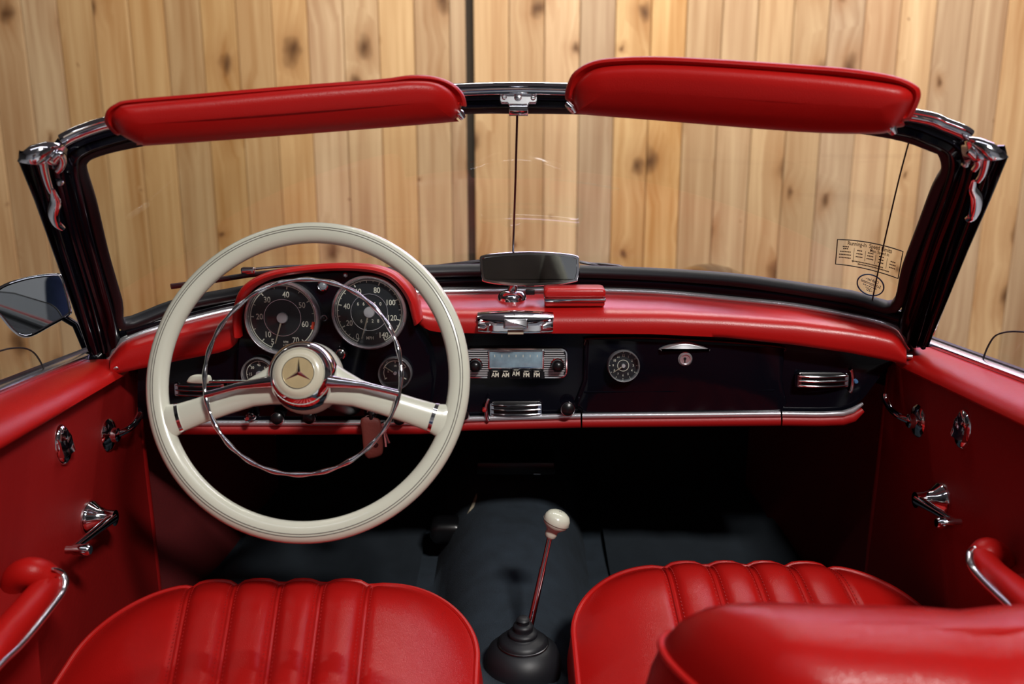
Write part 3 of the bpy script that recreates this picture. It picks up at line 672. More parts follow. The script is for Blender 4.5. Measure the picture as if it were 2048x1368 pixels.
def speedo(t, d, fm, R, s):
    m = MB(fm); zz = -.0042; a_of = lambda n: -155 + (310.0 / 140) * n
    a_of = lambda n: tab(n, [(0, -157), (20, -119), (40, -76), (60, -28), (80, 20), (100, 66), (120, 105), (140, 152)])
    arc_strip(m, R * .845, R * .872, -157, 152, zz)
    for n_ in range(0, 141, 5): tick(m, R * (.76 if n_ % 20 == 0 else .79 if n_ % 10 == 0 else .815), R * .86, a_of(n_), R * (.03 if n_ % 20 == 0 else .018), zz)
    for n_ in range(20, 121, 20): MBt(m, str(n_), pol(R * .62, a_of(n_)), R * .21, zz)
    MBt(m, '0', pol(R * .74, -153), R * .21, zz); MBt(m, '140', pol(R * .72, 150), R * .21, zz)
    MBt(m, 'MPH', V((0, -R * .70, 0)), R * .12, zz)
    for k, ch in enumerate('66050'): MBt(m, ch, V((R * (-.30 + .15 * k), R * .22, 0)), R * .13, zz)
    for k, ch in enumerate('6328'): MBt(m, ch, V((R * (-.22 + .15 * k), -R * .24, 0)), R * .13, zz)
    m.build('markings', 'dial_print', d, smooth=0)
    MB(fm).ring([(R * .50, -.0045), (R * .50, -.0026), (R * .485, -.0026), (R * .485, -.0045)]).build('inner_ring', 'satin_chrome', d)
    needle(t, fm, 197, R * .74, R * .020, -.001, R * .15)
def temp(t, d, fm, R, s):
    m = MB(fm); zz = -.0042; arc_strip(m, R * .72, R * .76, -115, 115, zz)
    for n_, a in (('15', -95), ('30', -48), ('45', 0), ('60', 48), ('75', 95)): MBt(m, n_, pol(R * .52, a), R * .24, zz); tick(m, R * .66, R * .76, a, R * .05, zz)
    m.build('markings', 'dial_print', d, smooth=0); needle(t, fm, 235, R * .55, R * .03, -.001, R * .16)
def fuel(t, d, fm, R, s):
    m = MB(fm); zz = -.0042; arc_strip(m, R * .70, R * .76, -70, -20, zz); arc_strip(m, R * .70, R * .76, -20, 60, zz); arc_strip(m, R * .66, R * .70, -120, -70, zz)
    for a in (-120, -60, 0, 60, 120): tick(m, R * .58, R * .74, a, R * .06, zz)
    MBt(m, 'R', pol(R * .42, -80), R * .17, zz); MBt(m, '1/2', pol(R * .42, 0), R * .15, zz); MBt(m, '1/1', pol(R * .45, 60), R * .15, zz)
    m.build('markings', 'dial_print', d, smooth=0); needle(t, fm, 302, R * .72, R * .03, -.001, R * .10)
def clockf(t, d, fm, R, s):
    m = MB(fm); zz = -.0042
    for n_ in range(1, 13): MBt(m, str(n_), pol(R * .62, n_ * 30), R * .20, zz); tick(m, R * .80, R * .86, n_ * 30, R * .04, zz)
    arc_strip(m, R * .33, R * .36, 0, 360, zz)
    m.build('markings', 'dial_print', d, smooth=0); needle(t, fm, 236, R * .75, R * .03, -.001, R * .12); needle(t, fm, 232, R * .45, R * .035, -.0018, R * .10)
YG = YC - .017
gauge('tachometer', 564, 636, YG, 75, 'large round rev counter at the left end of the instrument hood, scale 5 to 70', tach)
gauge('speedometer', 738, 625, YG, 75, 'large round speedometer marked MPH, under the right side of the red hood', speedo)
gauge('temperature_gauge', 517, 748, YC - .012, 34, 'small round gauge numbered 15 to 75 below the rev counter', temp)
gauge('fuel_gauge', 790, 747, YC - .012, 34, 'small round gauge without numerals below the speedometer, behind the right spoke', fuel)
gauge('clock', 1247, 732, Yf(.19) - .016, 32.5, 'small round clock set in the glovebox door', clockf)
# lamps and small fittings of the instrument panel
def stud(name, u, v, Y, rpx, lens=None, parent=None):
    o = atY(u, v, Y); s = 1.47 / F; R = rpx * s; fm = face_frame(o, 5)
    b = MB(fm).lathe([(R, -.008), (R, .002), (R * .9, .005), (R * .72, .006), (R * .66, .003), (0, .003)], 28).build(name, 'chrome', parent or dash)
    MB(fm).lathe([(R * .64, .002), (R * .6, .005), (R * .35, .0068), (0, .0075)], 24).build('lens', lens or 'black_plastic', b)
YS = YC - .006
stud('indicator_lamp', 647, 571, YS, 11.5, 'lens_blue'); stud('indicator_lamp', 649, 636, YS, 7.5, 'black_plastic'); stud('starter_button', 681, 708, YS, 12, 'black_plastic')
MB(face_frame(atY(691, 550, YS), 5)).lathe([(0, .003), (.002, .003), (.0038, .001), (.0038, -.004)], 14).build('screw', 'satin_chrome', dash)
def knob(u, v, rpx, col='black_plastic'):
    o = atF(u, v, .0); s = 1.52 / F; R = rpx * s; fm = face_frame(o, 4)
    k = MB(fm).lathe([(R * .6, -.005), (R * .6, .010), (R * .95, .013), (R, .019), (R * .98, .022), (R * .9, .0235)], 28).build('pull_knob', 'chrome', dash)
    MB(fm).lathe([(R * .9, .0225), (R * .86, .026), (R * .5, .029), (0, .030)], 24).build('knob_face', col, k)
for u, v, r in ((928, 823, 12.5), (1134, 812, 15), (802, 832, 13), (561, 830, 13.5), (624, 829, 13.5)): knob(u, v, r)
MB(face_frame(atF(505, 829, .01), 5)).lathe([(.009, -.01), (.009, .004), (.007, .010), (.0045, .012), (.0045, .02), (.006, .026), (.003, .030), (0, .030)], 20).build('toggle_switch', 'chrome', dash)
# vents: chrome frame with three bars and a red-backed slot, quadrant lever at one end
def vent(u0, u1, v, lever):
    um = (u0 + u1) / 2; o = atF(um, v, .004); s = 1.52 / F; hw = (u1 - u0) / 2 * s; hh = 15 * s; fm = face_frame(o, 6)
    b = MB(fm).slab(rrect(hw, hh, hh * .55), [(0, -.008), (0, .002), (.002, .003)]).build('air_vent', 'black_plastic', dash, smooth=40)
    for k in (-1, 0, 1):
        MB(fm).tube([V((hw * .96 * (q / 6 - 1), k * hh * .62 - .0012 * (1 - (q / 6 - 1) ** 2), .006 + .005 * (1 - (q / 6 - 1) ** 2))) for q in range(13)], .0019, 8).build('vent_bar', 'chrome', b)
    for sd in (-1, 1):
        MB(fm).slab([(sd * hw * .9 + x, y) for x, y in rrect(hw * .11, hh * .95, hw * .09)], [(0, -.004), (0, .005), (.002, .008)]).build('end_cap', 'chrome', b)
    if lever:
        x0 = lever * hw * .98
        MB(fm).tube([V((x0 + lever * .006 * cos(q), hh * 1.55 * sin(q), .010)) for q in [-1.35 + 2.7 * k / 10 for k in range(11)]], .0032, 10).build('quadrant', 'chrome', b)
        MB(fm).lathe([(0, .012), (.003, .011), (.004, .006), (.004, 0)], 12, Matrix.Translation((x0 + lever * .009, 0, .006))).build('lever_tip', 'decal_blue' if lever > 0 else 'red_trim', b)
vent(978, 1085, 817, -1); vent(1593, 1694, 760, 1); vent(352, 452, 778, 0)

# ---- radio -----------------------------------------------------------
ro = atF(1032, 726, .009); rs = 1.52 / F; rf = face_frame(ro, 7)
rad = thing('car_radio', atF(1032, 757), 'chrome car radio with ribbed ends, pale blue scale with a painted-in reflection and five push buttons', 'radio')
MB(rf).slab(rrect(103 * rs, 31 * rs, 14 * rs), [(0, -.01), (0, .003), (.0012, .005), (.0032, .0052), (.0045, .0035)]).build('faceplate', 'chrome', rad, smooth=35)
for sd in (-1, 1):
    MB(rf).slab([(sd * 75.5 * rs + a, b) for a, b in rrect(22 * rs, 27 * rs, 9 * rs)], [(0, .003), (0, .0042)]).build('grille_recess', 'black_plastic', rad, smooth=35)
    for k in range(12):
        y = (-23.5 + k * 4.35) * rs; w = 21 if 1 < k < 10 else 19
        MB(rf).box((sd * 75.5 * rs, y, .0048), (2 * w * rs, 2.1 * rs, .0026), 0).build('rib', 'aluminium', rad, smooth=0)
MB(rf).slab([(x, y + 8 * rs) for x, y in rrect(55.5 * rs, 19 * rs, 3 * rs)], [(0, .003), (0, .0065), (.001, .007), (.003, .007), (.003, .0052)]).build('scale_frame', 'chrome', rad, smooth=35)
sc_ = MB(rf).slab([(x, y + 8 * rs) for x, y in rrect(52 * rs, 15.5 * rs, 2 * rs)], [(0, .0052), (0, .0060), (.0004, .0062)]).build('tuning_scale', 'radio_scale', rad, smooth=35)
m = MB(rf)
for k in range(7): m.box(((-42 + 14 * k) * rs, 15 * rs, .0063), (1.2 * rs, 5 * rs, .0002))
m.build('scale_marks', 'dial_print', sc_, smooth=0)
MB(rf).slab([(x, y - 20 * rs) for x, y in rrect(57 * rs, 10.5 * rs, 2 * rs)], [(0, .003), (0, .0056)]).build('button_recess', 'black_plastic', rad, smooth=35)
for k, w_ in enumerate(('AM', 'AM', 'AM', 'FM', 'FM')):
    x = (-41 + 20.5 * k) * rs; y = (-21 if k != 2 else -18.5) * rs; z1 = .0115
    bt = MB(rf).slab([(x + a, y + b) for a, b in rrect(9 * rs, 8.5 * rs, 2 * rs)], [(0, .004), (0, z1 - .002), (.001, z1)]).build('push_button', 'black_plastic', rad, smooth=35)
    m = MB(rf); vs, fs = text_geo(w_); m.add([V((x + a * 12.5 * rs * .82, y - 1.2 * rs + b * 12.5 * rs, z1 + .0003)) for a, b, _ in vs], fs); m.box((x, y + 6.5 * rs, z1 + .0002), (9 * rs, 1.2 * rs, .0003)); m.build('lettering', 'dial_print', bt, smooth=0)
for sd in (-1, 1):
    k = MB(rf).lathe([(8 * rs, .004), (8 * rs, .012), (12 * rs, .014), (12.5 * rs, .020), (11 * rs, .0255), (7 * rs, .029), (0, .0305)], 28, Matrix.Translation(((sd * 81 + 1) * rs, -3 * rs, 0))).build('dial_knob', 'black_plastic', rad)
    MB(rf).lathe([(14 * rs, .004), (14 * rs, .007), (12 * rs, .0085), (8 * rs, .0085)], 28, Matrix.Translation(((sd * 81 + 1) * rs, -3 * rs, 0))).build('knob_collar', 'chrome', k)

# ---- ashtray on the pad edge ----------------------------------------
ao = atF(1031, 644, .040); as_ = 1.46 / F; af = face_frame(ao, 14)
ash = thing('ashtray', atF(1031, 668), 'chrome ashtray mounted on the red pad above the radio', 'ashtray')
secs = []
for i in range(13):
    a = -1 + i / 6; x = a * 75 * as_; k = 1 - .16 * abs(a) ** 3; e = 1 - .35 * max(0, abs(a) - .8) / .2
    secs.append([V((x, y * as_ * k, z * e)) for y, z in ((-22, -.035), (-23, .004), (-19, .010), (-8, .013), (-2, .011), (-2, .004), (2, .004))] + [V((x, 2 * as_, -.035))])
MB(af).loft(secs).build('tray', 'chrome', ash, smooth=40)
secs = []
for i in range(13):
    a = -1 + i / 6; x = a * 76 * as_; dz = .022 * (1 - abs(a) ** 2.2)
    secs.append([V((x, y * as_, z)) for y, z in ((1, -.035), (1 - 6 * (1 - a * a), .001 + dz), (7 - 6 * (1 - a * a), .006 + dz), (14, .002 + dz * .8), (20 + 3 * (1 - a * a), -.010 + dz * .4), (22 + 3 * (1 - a * a), -.035))])
MB(af).loft(secs).build('lid', 'chrome', ash, smooth=50)
MB(af).slab([(x, y - 4 * as_) for x, y in rrect(24 * as_, 10 * as_, 2 * as_)], [(0, .0), (0, .023), (.0015, .027), (.003, .0275)]).build('thumb_tab', 'satin_chrome', ash)
MB(af).slab([(x, y - 22 * as_) for x, y in rrect(16 * as_, 3.5 * as_, 1.5 * as_)], [(0, -.01), (0, .013), (.0008, .014)]).build('lower_tab', 'cream', ash)

# ---- red box on the dash top ----------------------------------------
ro_ = atY(1150, 592, 1.455); bs = 1.48 / F
rb = thing('dash_box', ro_ + V((0, .02, -.014)), 'small red leather-covered box with chrome band on the dash top', 'box')
bc = ro_ + V((0, .022, -.001))
MB().box(bc + V((0, 0, .005)), (123 * bs, .046, .016), .005).build('lid', 'red_pad', rb, smooth=60)
MB().box(bc + V((0, -.0035, -.0055)), (123 * bs, .046, .0056), .0014).build('chrome_band', 'chrome', rb, smooth=40)
MB().box(bc + V((0, 0, -.0115)), (120 * bs, .044, .011), .003).build('body', 'red_pad', rb, smooth=60)

# ---- rear-view mirror ---------------------------------------------------
mo = atY(1058.5, 537, 1.505); ms = 1.518 / F
rm = thing('rear_view_mirror', atY(1024, 594, 1.52), 'chrome-framed rear-view mirror on a stalk above the dash', 'mirror')
mf = frame(mo, (1, .0, 0), (0, .172, .985))
mo_px = [(-97, 25), (-60, 31), (0, 34), (60, 31), (97, 25), (100, 12), (101, -4), (97, -22), (92, -27), (55, -33), (0, -36), (-55, -33), (-90, -27), (-95, -20), (-98, -4), (-99, 12)]
mo2 = [(p.x * ms, p.y * ms) for p in spline([(a, b, 0) for a, b in mo_px], 3, closed=True)]
MB(mf).slab(mo2[::-1], [(.012, -.024), (.004, -.020), (0, -.010), (0, .002), (.0015, .0045), (.005, .0045), (.0058, .0020)]).build('housing', 'chrome', rm, smooth=50)
MB(mf).slab(inset(mo2[::-1], .0050), [(0, .0010), (0, .0026)]).build('mirror_glass', 'mirror_glass', rm, smooth=20)
q = atY(1024, 586, 1.52)
MB().loft([[q + V((x * k, y * k, z)) for x, y in circ(.024, 24)] for z, k in ((-.012, 1.05), (-.004, 1.0), (.002, .8), (.004, .5))]).build('base', 'chrome', rm, smooth=40)
MB().tube([q + V((0, 0, 0)), q + V((.004, .006, .02)), mo + V((-.01, .018, -.005))], [.009, .007, .008], 14).build('stalk', 'chrome', rm)
MB().box(atY(1060, 584, 1.50), (.016, .008, .010), .002).build('tilt_lever', 'black_plastic', rm)

# ================================================================== STEERING WHEEL
RC = atY(617, 757, 1.178); WT = 23
wf = face_frame(RC, WT)
sw = thing('steering_wheel', RC, 'large two-spoke ivory steering wheel with chrome horn ring', 'steering wheel')
WS = 1.212 / F; RR = .2050
m = MB(wf); ring = []
pr = [(.0148 * cos(a) * (1.0 if True else 1), .0125 * sin(a)) for a in [2 * pi * k / 20 for k in range(20)]]
for k in range(120):
    a = 2 * pi * k / 120; ring.append([V(((RR + p[0]) * cos(a), (RR + p[0]) * sin(a), p[1])) for p in pr])
m.loft(ring, loop=True).build('rim', 'ivory', sw, smooth=80)
for r_, z_ in ((RR + .0020, .0124), (RR + .0052, .0118)):
    MB(wf).tube([V((r_ * cos(a), r_ * sin(a), z_)) for a in [2 * pi * k / 120 for k in range(120)]], .0006, 6, closed=True).build('groove', 'groove_grey', sw)
HZ = .045
def spoke(sd):
    ang = radians(-17.5); d = V((sd * cos(ang), sin(ang), 0)); n = V((-d.y, d.x, 0)) * sd
    rings = []
    for r, w, z, th in ((.030, .030, .028, .012), (.052, .0235, .026, .012), (.075, .0185, .022, .011), (.11, .0175, .016, .010), (.15, .0180, .009, .0095), (.178, .0195, .003, .010), (.190, .023, .001, .011), (.200, .030, 0, .010), (.206, .034, 0, .007)):
        rings.append([d * r + n * (w * cos(a)) + V((0, 0, z + th * sin(a))) for a in [2 * pi * k / 18 for k in range(18)]])
    MB(wf).loft(rings).build('spoke', 'ivory', sw, smooth=80)
    rings = []
    for r in (.1765, .1815):
        w, z, th = tab(r, [(.15, .0180), (.178, .0195), (.19, .023)]) + .0008, tab(r, [(.15, .009), (.178, .003), (.19, .001)]), .0110
        rings.append([d * r + n * (w * cos(a)) + V((0, 0, z + th * sin(a))) for a in [2 * pi * k / 18 for k in range(18)]])
    MB(wf).loft(rings).build('spoke_band', 'chrome', sw, smooth=60)
    # chrome bar from hub to horn ring
    e = V((sd * .1275, -.0265 if sd < 0 else -.024, .036)); s0 = V((sd * .036, -.010, .050)); mid = s0.lerp(e, .5) + V((0, .003, .0))
    MB(wf).tube([s0, s0.lerp(mid, .5), mid, mid.lerp(e, .5), e], [.0085, .0062, .0048, .0042, .0042], 12, ups=V((0, 0, 1)), prof=[(cos(a), sin(a) * .7) for a in [2 * pi * k / 12 for k in range(12)]]).build('horn_bar', 'chrome', sw)
for sd in (-1, 1): spoke(sd)
hr = []
rad_ = []
for k in range(200):
    a = 2 * pi * k / 200; hr.append(V((.1300 * cos(a), .1300 * sin(a), .033)))
    rad_.append(.0030 + .0007 * cos(24 * a))
MB(wf).tube(hr, rad_, 10, closed=True, ups=V((0, 0, 1))).build('horn_ring', 'chrome', sw)
MB(wf).lathe([(.030, -.04), (.046, -.012), (.0495, .004), (.0480, .016), (.044, .026)], 48).build('hub_shell', 'ivory', sw, smooth=60)
MB(wf).lathe([(.0455, .022), (.0462, .030), (.0450, .040), (.0418, .0485), (.0375, .0545), (.0340, .0570), (.0325, .0555), (.0325, .045)], 56).build('hub_ring', 'chrome', sw, smooth=60)
MB(wf).lathe([(.0325, .045), (.0325, .0545), (.0305, .057), (.026, .0595), (.0225, .0600), (.0205, .0595), (0, .0595)], 56).build('horn_button', 'ivory_button', sw, smooth=60)
em = MB(wf).lathe([(.0205, .058), (.0205, .0603), (0, .0603)], 48).build('emblem_disc', 'emblem_gold', sw, smooth=30)
MB(wf).ring([(.0200, .0598), (.0203, .0610), (.0210, .0610), (.0213, .0598)]).build('emblem_ring', 'chrome', em)
m = MB(wf)
tips = [V((.0195 * sin(a), .0195 * cos(a), .0604)) for a in (0, 2 * pi / 3, 4 * pi / 3)]; ins = [V((.0030 * sin(a), .0030 * cos(a), .0604)) for a in (pi / 3, pi, 5 * pi / 3)]; top = V((0, 0, .0628))
for i in range(3): m.add([tips[i], ins[i], top], [(0, 1, 2)]); m.add([tips[i], top, ins[i - 1]], [(0, 1, 2)])
m.build('three_pointed_star', 'chrome', em, smooth=0)
MB(wf).tube([V((0, 0, .0)), V((0, 0, -.09)), V((0, 0, -.36))], [.030, .026, .024], 24).build('column', 'black_plastic', sw)
# turn-signal stalk
ts = thing('turn_signal_stalk', atY(430, 760, 1.30), 'ivory paddle on a thin chrome stalk left of the steering column', 'stalk')
P0 = atY(588, 763, 1.27); P1 = atY(408, 763, 1.30)
MB().tube([P0, P0.lerp(P1, .5), P1], [.0030, .0026, .0022], 10).build('rod', 'chrome', ts)
pd = [(374, 766), (374, 760), (380, 753), (392, 750), (408, 751), (420, 753), (421, 767), (400, 768)]
p3 = [atY(p.x, p.y, 1.297) for p in spline([(a, b, 0) for a, b in pd], 3, closed=True)]; c = sum(p3, V()) / len(p3)
MB().loft([[lerp(p, c, k) + V((0, d, 0)) for p in p3] for k, d in ((.3, .008), (.06, .006), (0, .003), (.06, 0), (.3, -.002))]).build('paddle', 'ivory', ts, smooth=60)
# keys in the ignition
kb = thing('key_ring', atF(738, 825, .02), 'car keys hanging with a dark red leather fob under the right spoke', 'keys')
ko = atF(746, 822, .012)
MB(face_frame(ko, 0)).lathe([(.011, -.01), (.011, .004), (.009, .008), (0, .008)], 24).build('ignition_lock', 'chrome', kb)
MB().box(ko + V((0, -.016, 0)), (.006, .018, .016), .002).build('key_head', 'black_plastic', kb)
rg = ko + V((-.004, -.020, -.012))
MB().tube([rg + V((.009 * cos(a), .002 * sin(a), .011 * sin(a))) for a in [2 * pi * k / 24 for k in range(24)]], .0012, 6, closed=True).build('split_ring', 'chrome', kb)
fo = [(722, 838), (745, 836), (760, 842), (764, 870), (766, 900), (760, 912), (738, 917), (728, 906), (724, 870)]
f3 = [atF(p.x, p.y, .034) for p in spline([(a, b, 0) for a, b in fo], 3, closed=True)]; c = sum(f3, V()) / len(f3)
fb = MB().loft([[lerp(p, c, k) + V((0, d, 0)) for p in f3] for k, d in ((.1, .005), (0, .003), (0, 0), (.1, -.002), (.3, -.0025))]).build('fob', 'fob_leather', kb, smooth=60)
MB(face_frame(atF(752, 890, .037))).lathe([(0, .002), (.003, .002), (.004, 0), (.004, -.001)], 14).build('rivet', 'dark_metal', fb)
for a, b in (((762, 846), (778, 886)), ((766, 850), (771, 893))):
    A = atF(*a, .022); B = atF(*b, .022); MB().tube([A, A.lerp(B, .3), A.lerp(B, .32), B], [.006, .006, .003, .0028], 6).build('spare_key', 'satin_chrome', kb)

# ================================================================== CABIN FLOOR
fl = thing('cabin_floor', (0, 1.5, .26), 'dark blue-grey carpeted car floor with central tunnel and footwells', 'car floor')
FZ = .30
rows = []
for j in range(50):
    Y = .45 + j * (2.02 - .45) / 49; row = []
    for i in range(81):
        x = -.70 + 1.4 * i / 80; th = .135 + .05 * max(0, Y - 1.35); top = .125 + .10 * max(0, Y - 1.3)
        z = FZ + top * max(0, 1 - (abs(x) / th) ** 3.2) if abs(x) < th else FZ
        z += .006 * sin(x * 23 + Y * 9) * sin(Y * 17 - x * 8) + (.20 * max(0, Y - 1.72) if abs(x) >= th else .1 * max(0, Y - 1.72))
        row.append(V((x, Y, z)))
    rows.append(row)
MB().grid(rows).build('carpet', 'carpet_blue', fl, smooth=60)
# ribbed rubber mat edge in the passenger footwell, driver heel mat
def mat_patch(x0, x1, y0, y1, name):
    rows = [[V((lerp(x0, x1, i / 16), lerp(y0, y1, j / 10), FZ + .012 + .004 * sin(i * 1.7 + j) + .20 * max(0, lerp(y0, y1, j / 10) - 1.72))) for i in range(17)] for j in range(11)]
    MB().grid(rows).build(name, 'rubber_mat', fl, smooth=60)
mat_patch(-.58, -.19, 1.30, 1.90, 'driver_mat'); mat_patch(.20, .60, 1.30, 1.88, 'passenger_mat')
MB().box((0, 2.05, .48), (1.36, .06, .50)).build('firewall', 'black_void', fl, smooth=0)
for sd in (-1, 1):
    kp = MB(); n = [(1.49, .29), (1.49, .76), (2.02, .70), (2.02, .29)]
    kp.loft([[V((sd * (.66 - (.0 if y < 1.6 else .10)), y, z)) for y, z in n], [V((sd * (.69 - (.0 if y < 1.6 else .10)), y, z)) for y, z in n]]).build('kick_panel', 'red_carpet' if sd < 0 else 'red_carpet', fl, smooth=0)
    MB().tube([V((sd * .648, 1.488, .30)), V((sd * .648, 1.486, .5)), V((sd * .648, 1.478, .79))], .010, 10).build('door_seal', 'red_trim', fl)
    for z in (.42, .62): MB(frame((sd * .643, 1.474, z), (0, sd, 0), (0, 0, 1))).lathe([(0, .004), (.003, .003), (.0045, 0)], 12).build('screw', 'satin_chrome', fl)
# pedals and throttle
MB().tube([atZ(922, 1062, .40), atZ(945, 1015, .44), atY(966, 964, 1.80)], [.0045, .004, .004], 8).build('throttle_rod', 'cream', fl)
MB().box(atZ(895, 1058, .385), (.07, .06, .05), .015).build('pedal_bracket', 'black_plastic', fl, smooth=50)
# box under the dash
ub = thing('under_dash_box', atY(1032, 952, 1.72), 'black box slung under the middle of the dashboard', 'box')
p = atY(1032, 938, 1.70); MB().box(p + V((0, .04, 0)), (.158, .08, .027), .004).build('case', 'black_plastic', ub, smooth=40)
MB().box(atY(1074, 948, 1.698), (.014, .002, .002)).build('badge', 'satin_chrome', ub, smooth=0)

# ================================================================== GEAR LEVER
gk = atZ(1113, 1042, .612); gbp = atZ(1046, 1300, .445)
gr = thing('gear_lever', gbp + V((0, 0, -.03)), 'chrome gear lever with white mushroom knob and black rubber boot', 'gear lever')
gbt = atZ(1060, 1252, .462); ax = ((gk - gbt).normalized() + V((.10, -.30, 0))).normalized(); gt = gk - ax * .027
MB().tube([gt, gt.lerp(gbt, .35), gt.lerp(gbt, .351), gbt.lerp(gt, -.15)], [.0042, .0042, .0050, .0056], 14).build('rod', 'chrome', gr)
xv = (V((1, 0, 0)) - ax * ax.x).normalized(); kf = frame(gk, xv, ax.cross(xv))
kn = MB(kf).lathe([(.006, -.030), (.009, -.026), (.0095, -.021), (.009, -.017), (.013, -.012), (.019, -.006), (.0205, 0), (.0198, .006), (.0165, .0115), (.011, .0148), (.005, .0162), (0, .0165)], 36).build('knob', 'ivory', gr, smooth=60)
MB(kf).tube([V((.02055 * cos(a), .02055 * sin(a), -.001)) for a in [2 * pi * k / 40 for k in range(40)]], .0004, 6, closed=True).build('knob_seam', 'groove_grey', kn)
m = MB(kf)
for a, b, r in ((-.006, -.002, .0024), (0, -.0015, .0022), (.006, -.002, .0024), (-.003, .004, .0022), (.003, .004, .0022)):
    m.tube([V((a + r * cos(q), b + r * sin(q), .0165 - 55 * ((a + r * cos(q)) ** 2 + (b + r * sin(q)) ** 2))) for q in [2 * pi * k / 14 for k in range(14)]], .0005, 5, closed=True)
m.build('shift_pattern', 'knob_print', kn)
bf = Matrix.Translation(gbp)
prof = [(.072, -.04), (.073, -.015), (.066, .0), (.052, .010), (.046, .012), (.046, .015), (.040, .020), (.030, .023), (.027, .025), (.028, .028), (.026, .031), (.019, .033), (.018, .036), (.0195, .039), (.018, .042), (.012, .044), (.0115, .048), (.013, .050), (.010, .053), (.006, .054)]
MB().lathe([(r * .78, z - .0) for r, z in prof], 48, bf).build('boot', 'black_rubber', gr, smooth=50)
MB().tube([gbp + V((.0365 * cos(a), .0365 * sin(a), .0125)) for a in [2 * pi * k / 48 for k in range(48)]], .0018, 8, closed=True).build('boot_ring', 'dark_metal', gr)

# ================================================================== SEATS
def seat(x0, x1, yb, yf, ribs, drift, label, brdy):
    xc = (x0 + x1) / 2; Wd = (x1 - x0) / 2; rc = .13
    t = thing('car_seat', (xc, yb + .2, FZ), label, 'seat', 'front seats')
    a0 = 1 - rc / Wd
    def fy(a):
        e = max(0, (abs(a) - a0) / (1 - a0)); return yf - rc * (1 - sqrt(max(0, 1 - min(1, e) ** 2)))
    def top(x, Y):
        a = (x - xc) / Wd; front = fy(a); b = max(0, 1 - (front - Y) / .11)
        z = .492 + .058 * (1 - min(1, abs(a)) ** 3.2) * (1 - min(1, b) ** 2.6 * .62)
        fade = (1 - min(1, abs(a)) ** 6)
        rx = [xf + dr * (yf - Y) / .27 for xf, dr in zip(ribs, drift)]
        g = 0
        for r in rx: g -= .0065 * exp(-((x - r) / .008) ** 2)
        for p_, q_ in zip(rx, rx[1:]):
            if p_ < x < q_: g += .0075 * sin(pi * (x - p_) / (q_ - p_)) ** .8
        return z + g * fade * (1 - .25 * b) + .15 * (Y - (yf - .11))
    rows = []; na, nb = 240, 44
    for i in range(na + 1):
        a = -1 + 2 * i / na; a = max(-.9995, min(.9995, a)); x = xc + Wd * a; f = fy(a)
        rows.append([V((x, yb + (f - yb) * (1 - (1 - j / nb) ** 1.6), top(x, yb + (f - yb) * (1 - (1 - j / nb) ** 1.6)))) for j in range(nb + 1)])
    cu = MB().grid(rows).build('cushion', 'red_seat_leather', t, smooth=80)
    edge = [V((x0, yb, top(x0 + .001, yb)))] + [V((x0, lerp(yb, fy(-1), k / 8), top(x0, lerp(yb, fy(-1), k / 8)))) for k in range(1, 8)]
    edge += [V((xc + Wd * a, fy(a), top(xc + Wd * a, fy(a)))) for a in [-1 + 2 * (.5 - .5 * cos(pi * k / 70)) for k in range(71)]]
    edge += [V((x1, lerp(fy(1), yb, k / 8), top(x1, lerp(fy(1), yb, k / 8)))) for k in range(1, 9)]
    c = V((xc, yb + .22, 0))
    rings = [edge]
    for dz, k in ((-.012, 1.012), (-.05, 1.03), (-.10, 1.015), (-.15, .96), (-.19, .93)):
        rings.append([V((c.x + (p.x - c.x) * k, c.y + (p.y - c.y) * k, p.z + dz)) for p in edge])
    MB().loft(rings, closed=False, caps=False).build('side_wall', 'red_leather', t, smooth=70)
    MB().tube([p + V((0, 0, .001)) for p in edge], .0042, 8).build('edge_piping', 'red_leather', t)
    for xf, dr in zip(ribs, drift):
        pts = []
        for k in range(25):
            Y = lerp(yb, yf - .004, k / 24); x = xf + dr * (yf - Y) / .27; pts.append(V((x, min(Y, fy((x - xc) / Wd) - .002), top(x, Y) + .0012)))
        MB().tube(pts, .0036, 8).build('seam_welt', 'red_seat_leather', cu)
        for sd in (-1, 1):
            m = MB()
            for k in range(60):
                Y = lerp(yb, yf - .01, k / 60); x = xf + dr * (yf - Y) / .27 + sd * .0062; z = top(x, Y) + .0006
                m.box((x, Y, z), (.0010, .0034, .0008))
            m.build('stitching', 'red_trim', cu, smooth=0, kind='stuff')
    # backrest: a bucket shape, D-shaped from above
    fy_, ry_ = .745 + brdy, .565 + brdy
    hw = .215
    plan = [(-hw, fy_ - .03), (-hw + .012, fy_ - .002), (-hw * .7, fy_ + .006), (0, fy_ + .004), (hw * .7, fy_ + .006), (hw - .012, fy_ - .002), (hw, fy_ - .03), (hw * .92, fy_ - .08), (hw * .72, ry_ + .032), (hw * .4, ry_ + .006), (0, ry_), (-hw * .4, ry_ + .006), (-hw * .72, ry_ + .032), (-hw * .92, fy_ - .08)]
    pl2 = [(p.x, p.y) for p in spline([(a, b, 0) for a, b in plan], 5, closed=True)]
    rings = []
    for z, k in ((.42, .12), (.50, -.14), (.60, -.18), (.66, -.17), (.705, -.11), (.738, -.03), (.763, .09), (.783, .25), (.797, .45), (.805, .68), (.809, .95)):
        dy = (.78 - z) * .38
        rings.append([V((xc + px_, py_ + dy * (.6 if brdy == 0 else 1.0), z - .005 * exp(-((px_ - .03) / .03) ** 2) * (1 if z > .76 else 0))) for px_, py_ in spine_rings(pl2, (k,))[0]])
    bk = MB().loft(rings).build('backrest', 'red_seat_leather', t, smooth=80)
    MB().tube([p + (p - V((xc, .65 + brdy, p.z))).normalized() * .001 for p in rings[5]], .0038, 8, closed=True).build('backrest_piping', 'red_leather', bk)
    return t
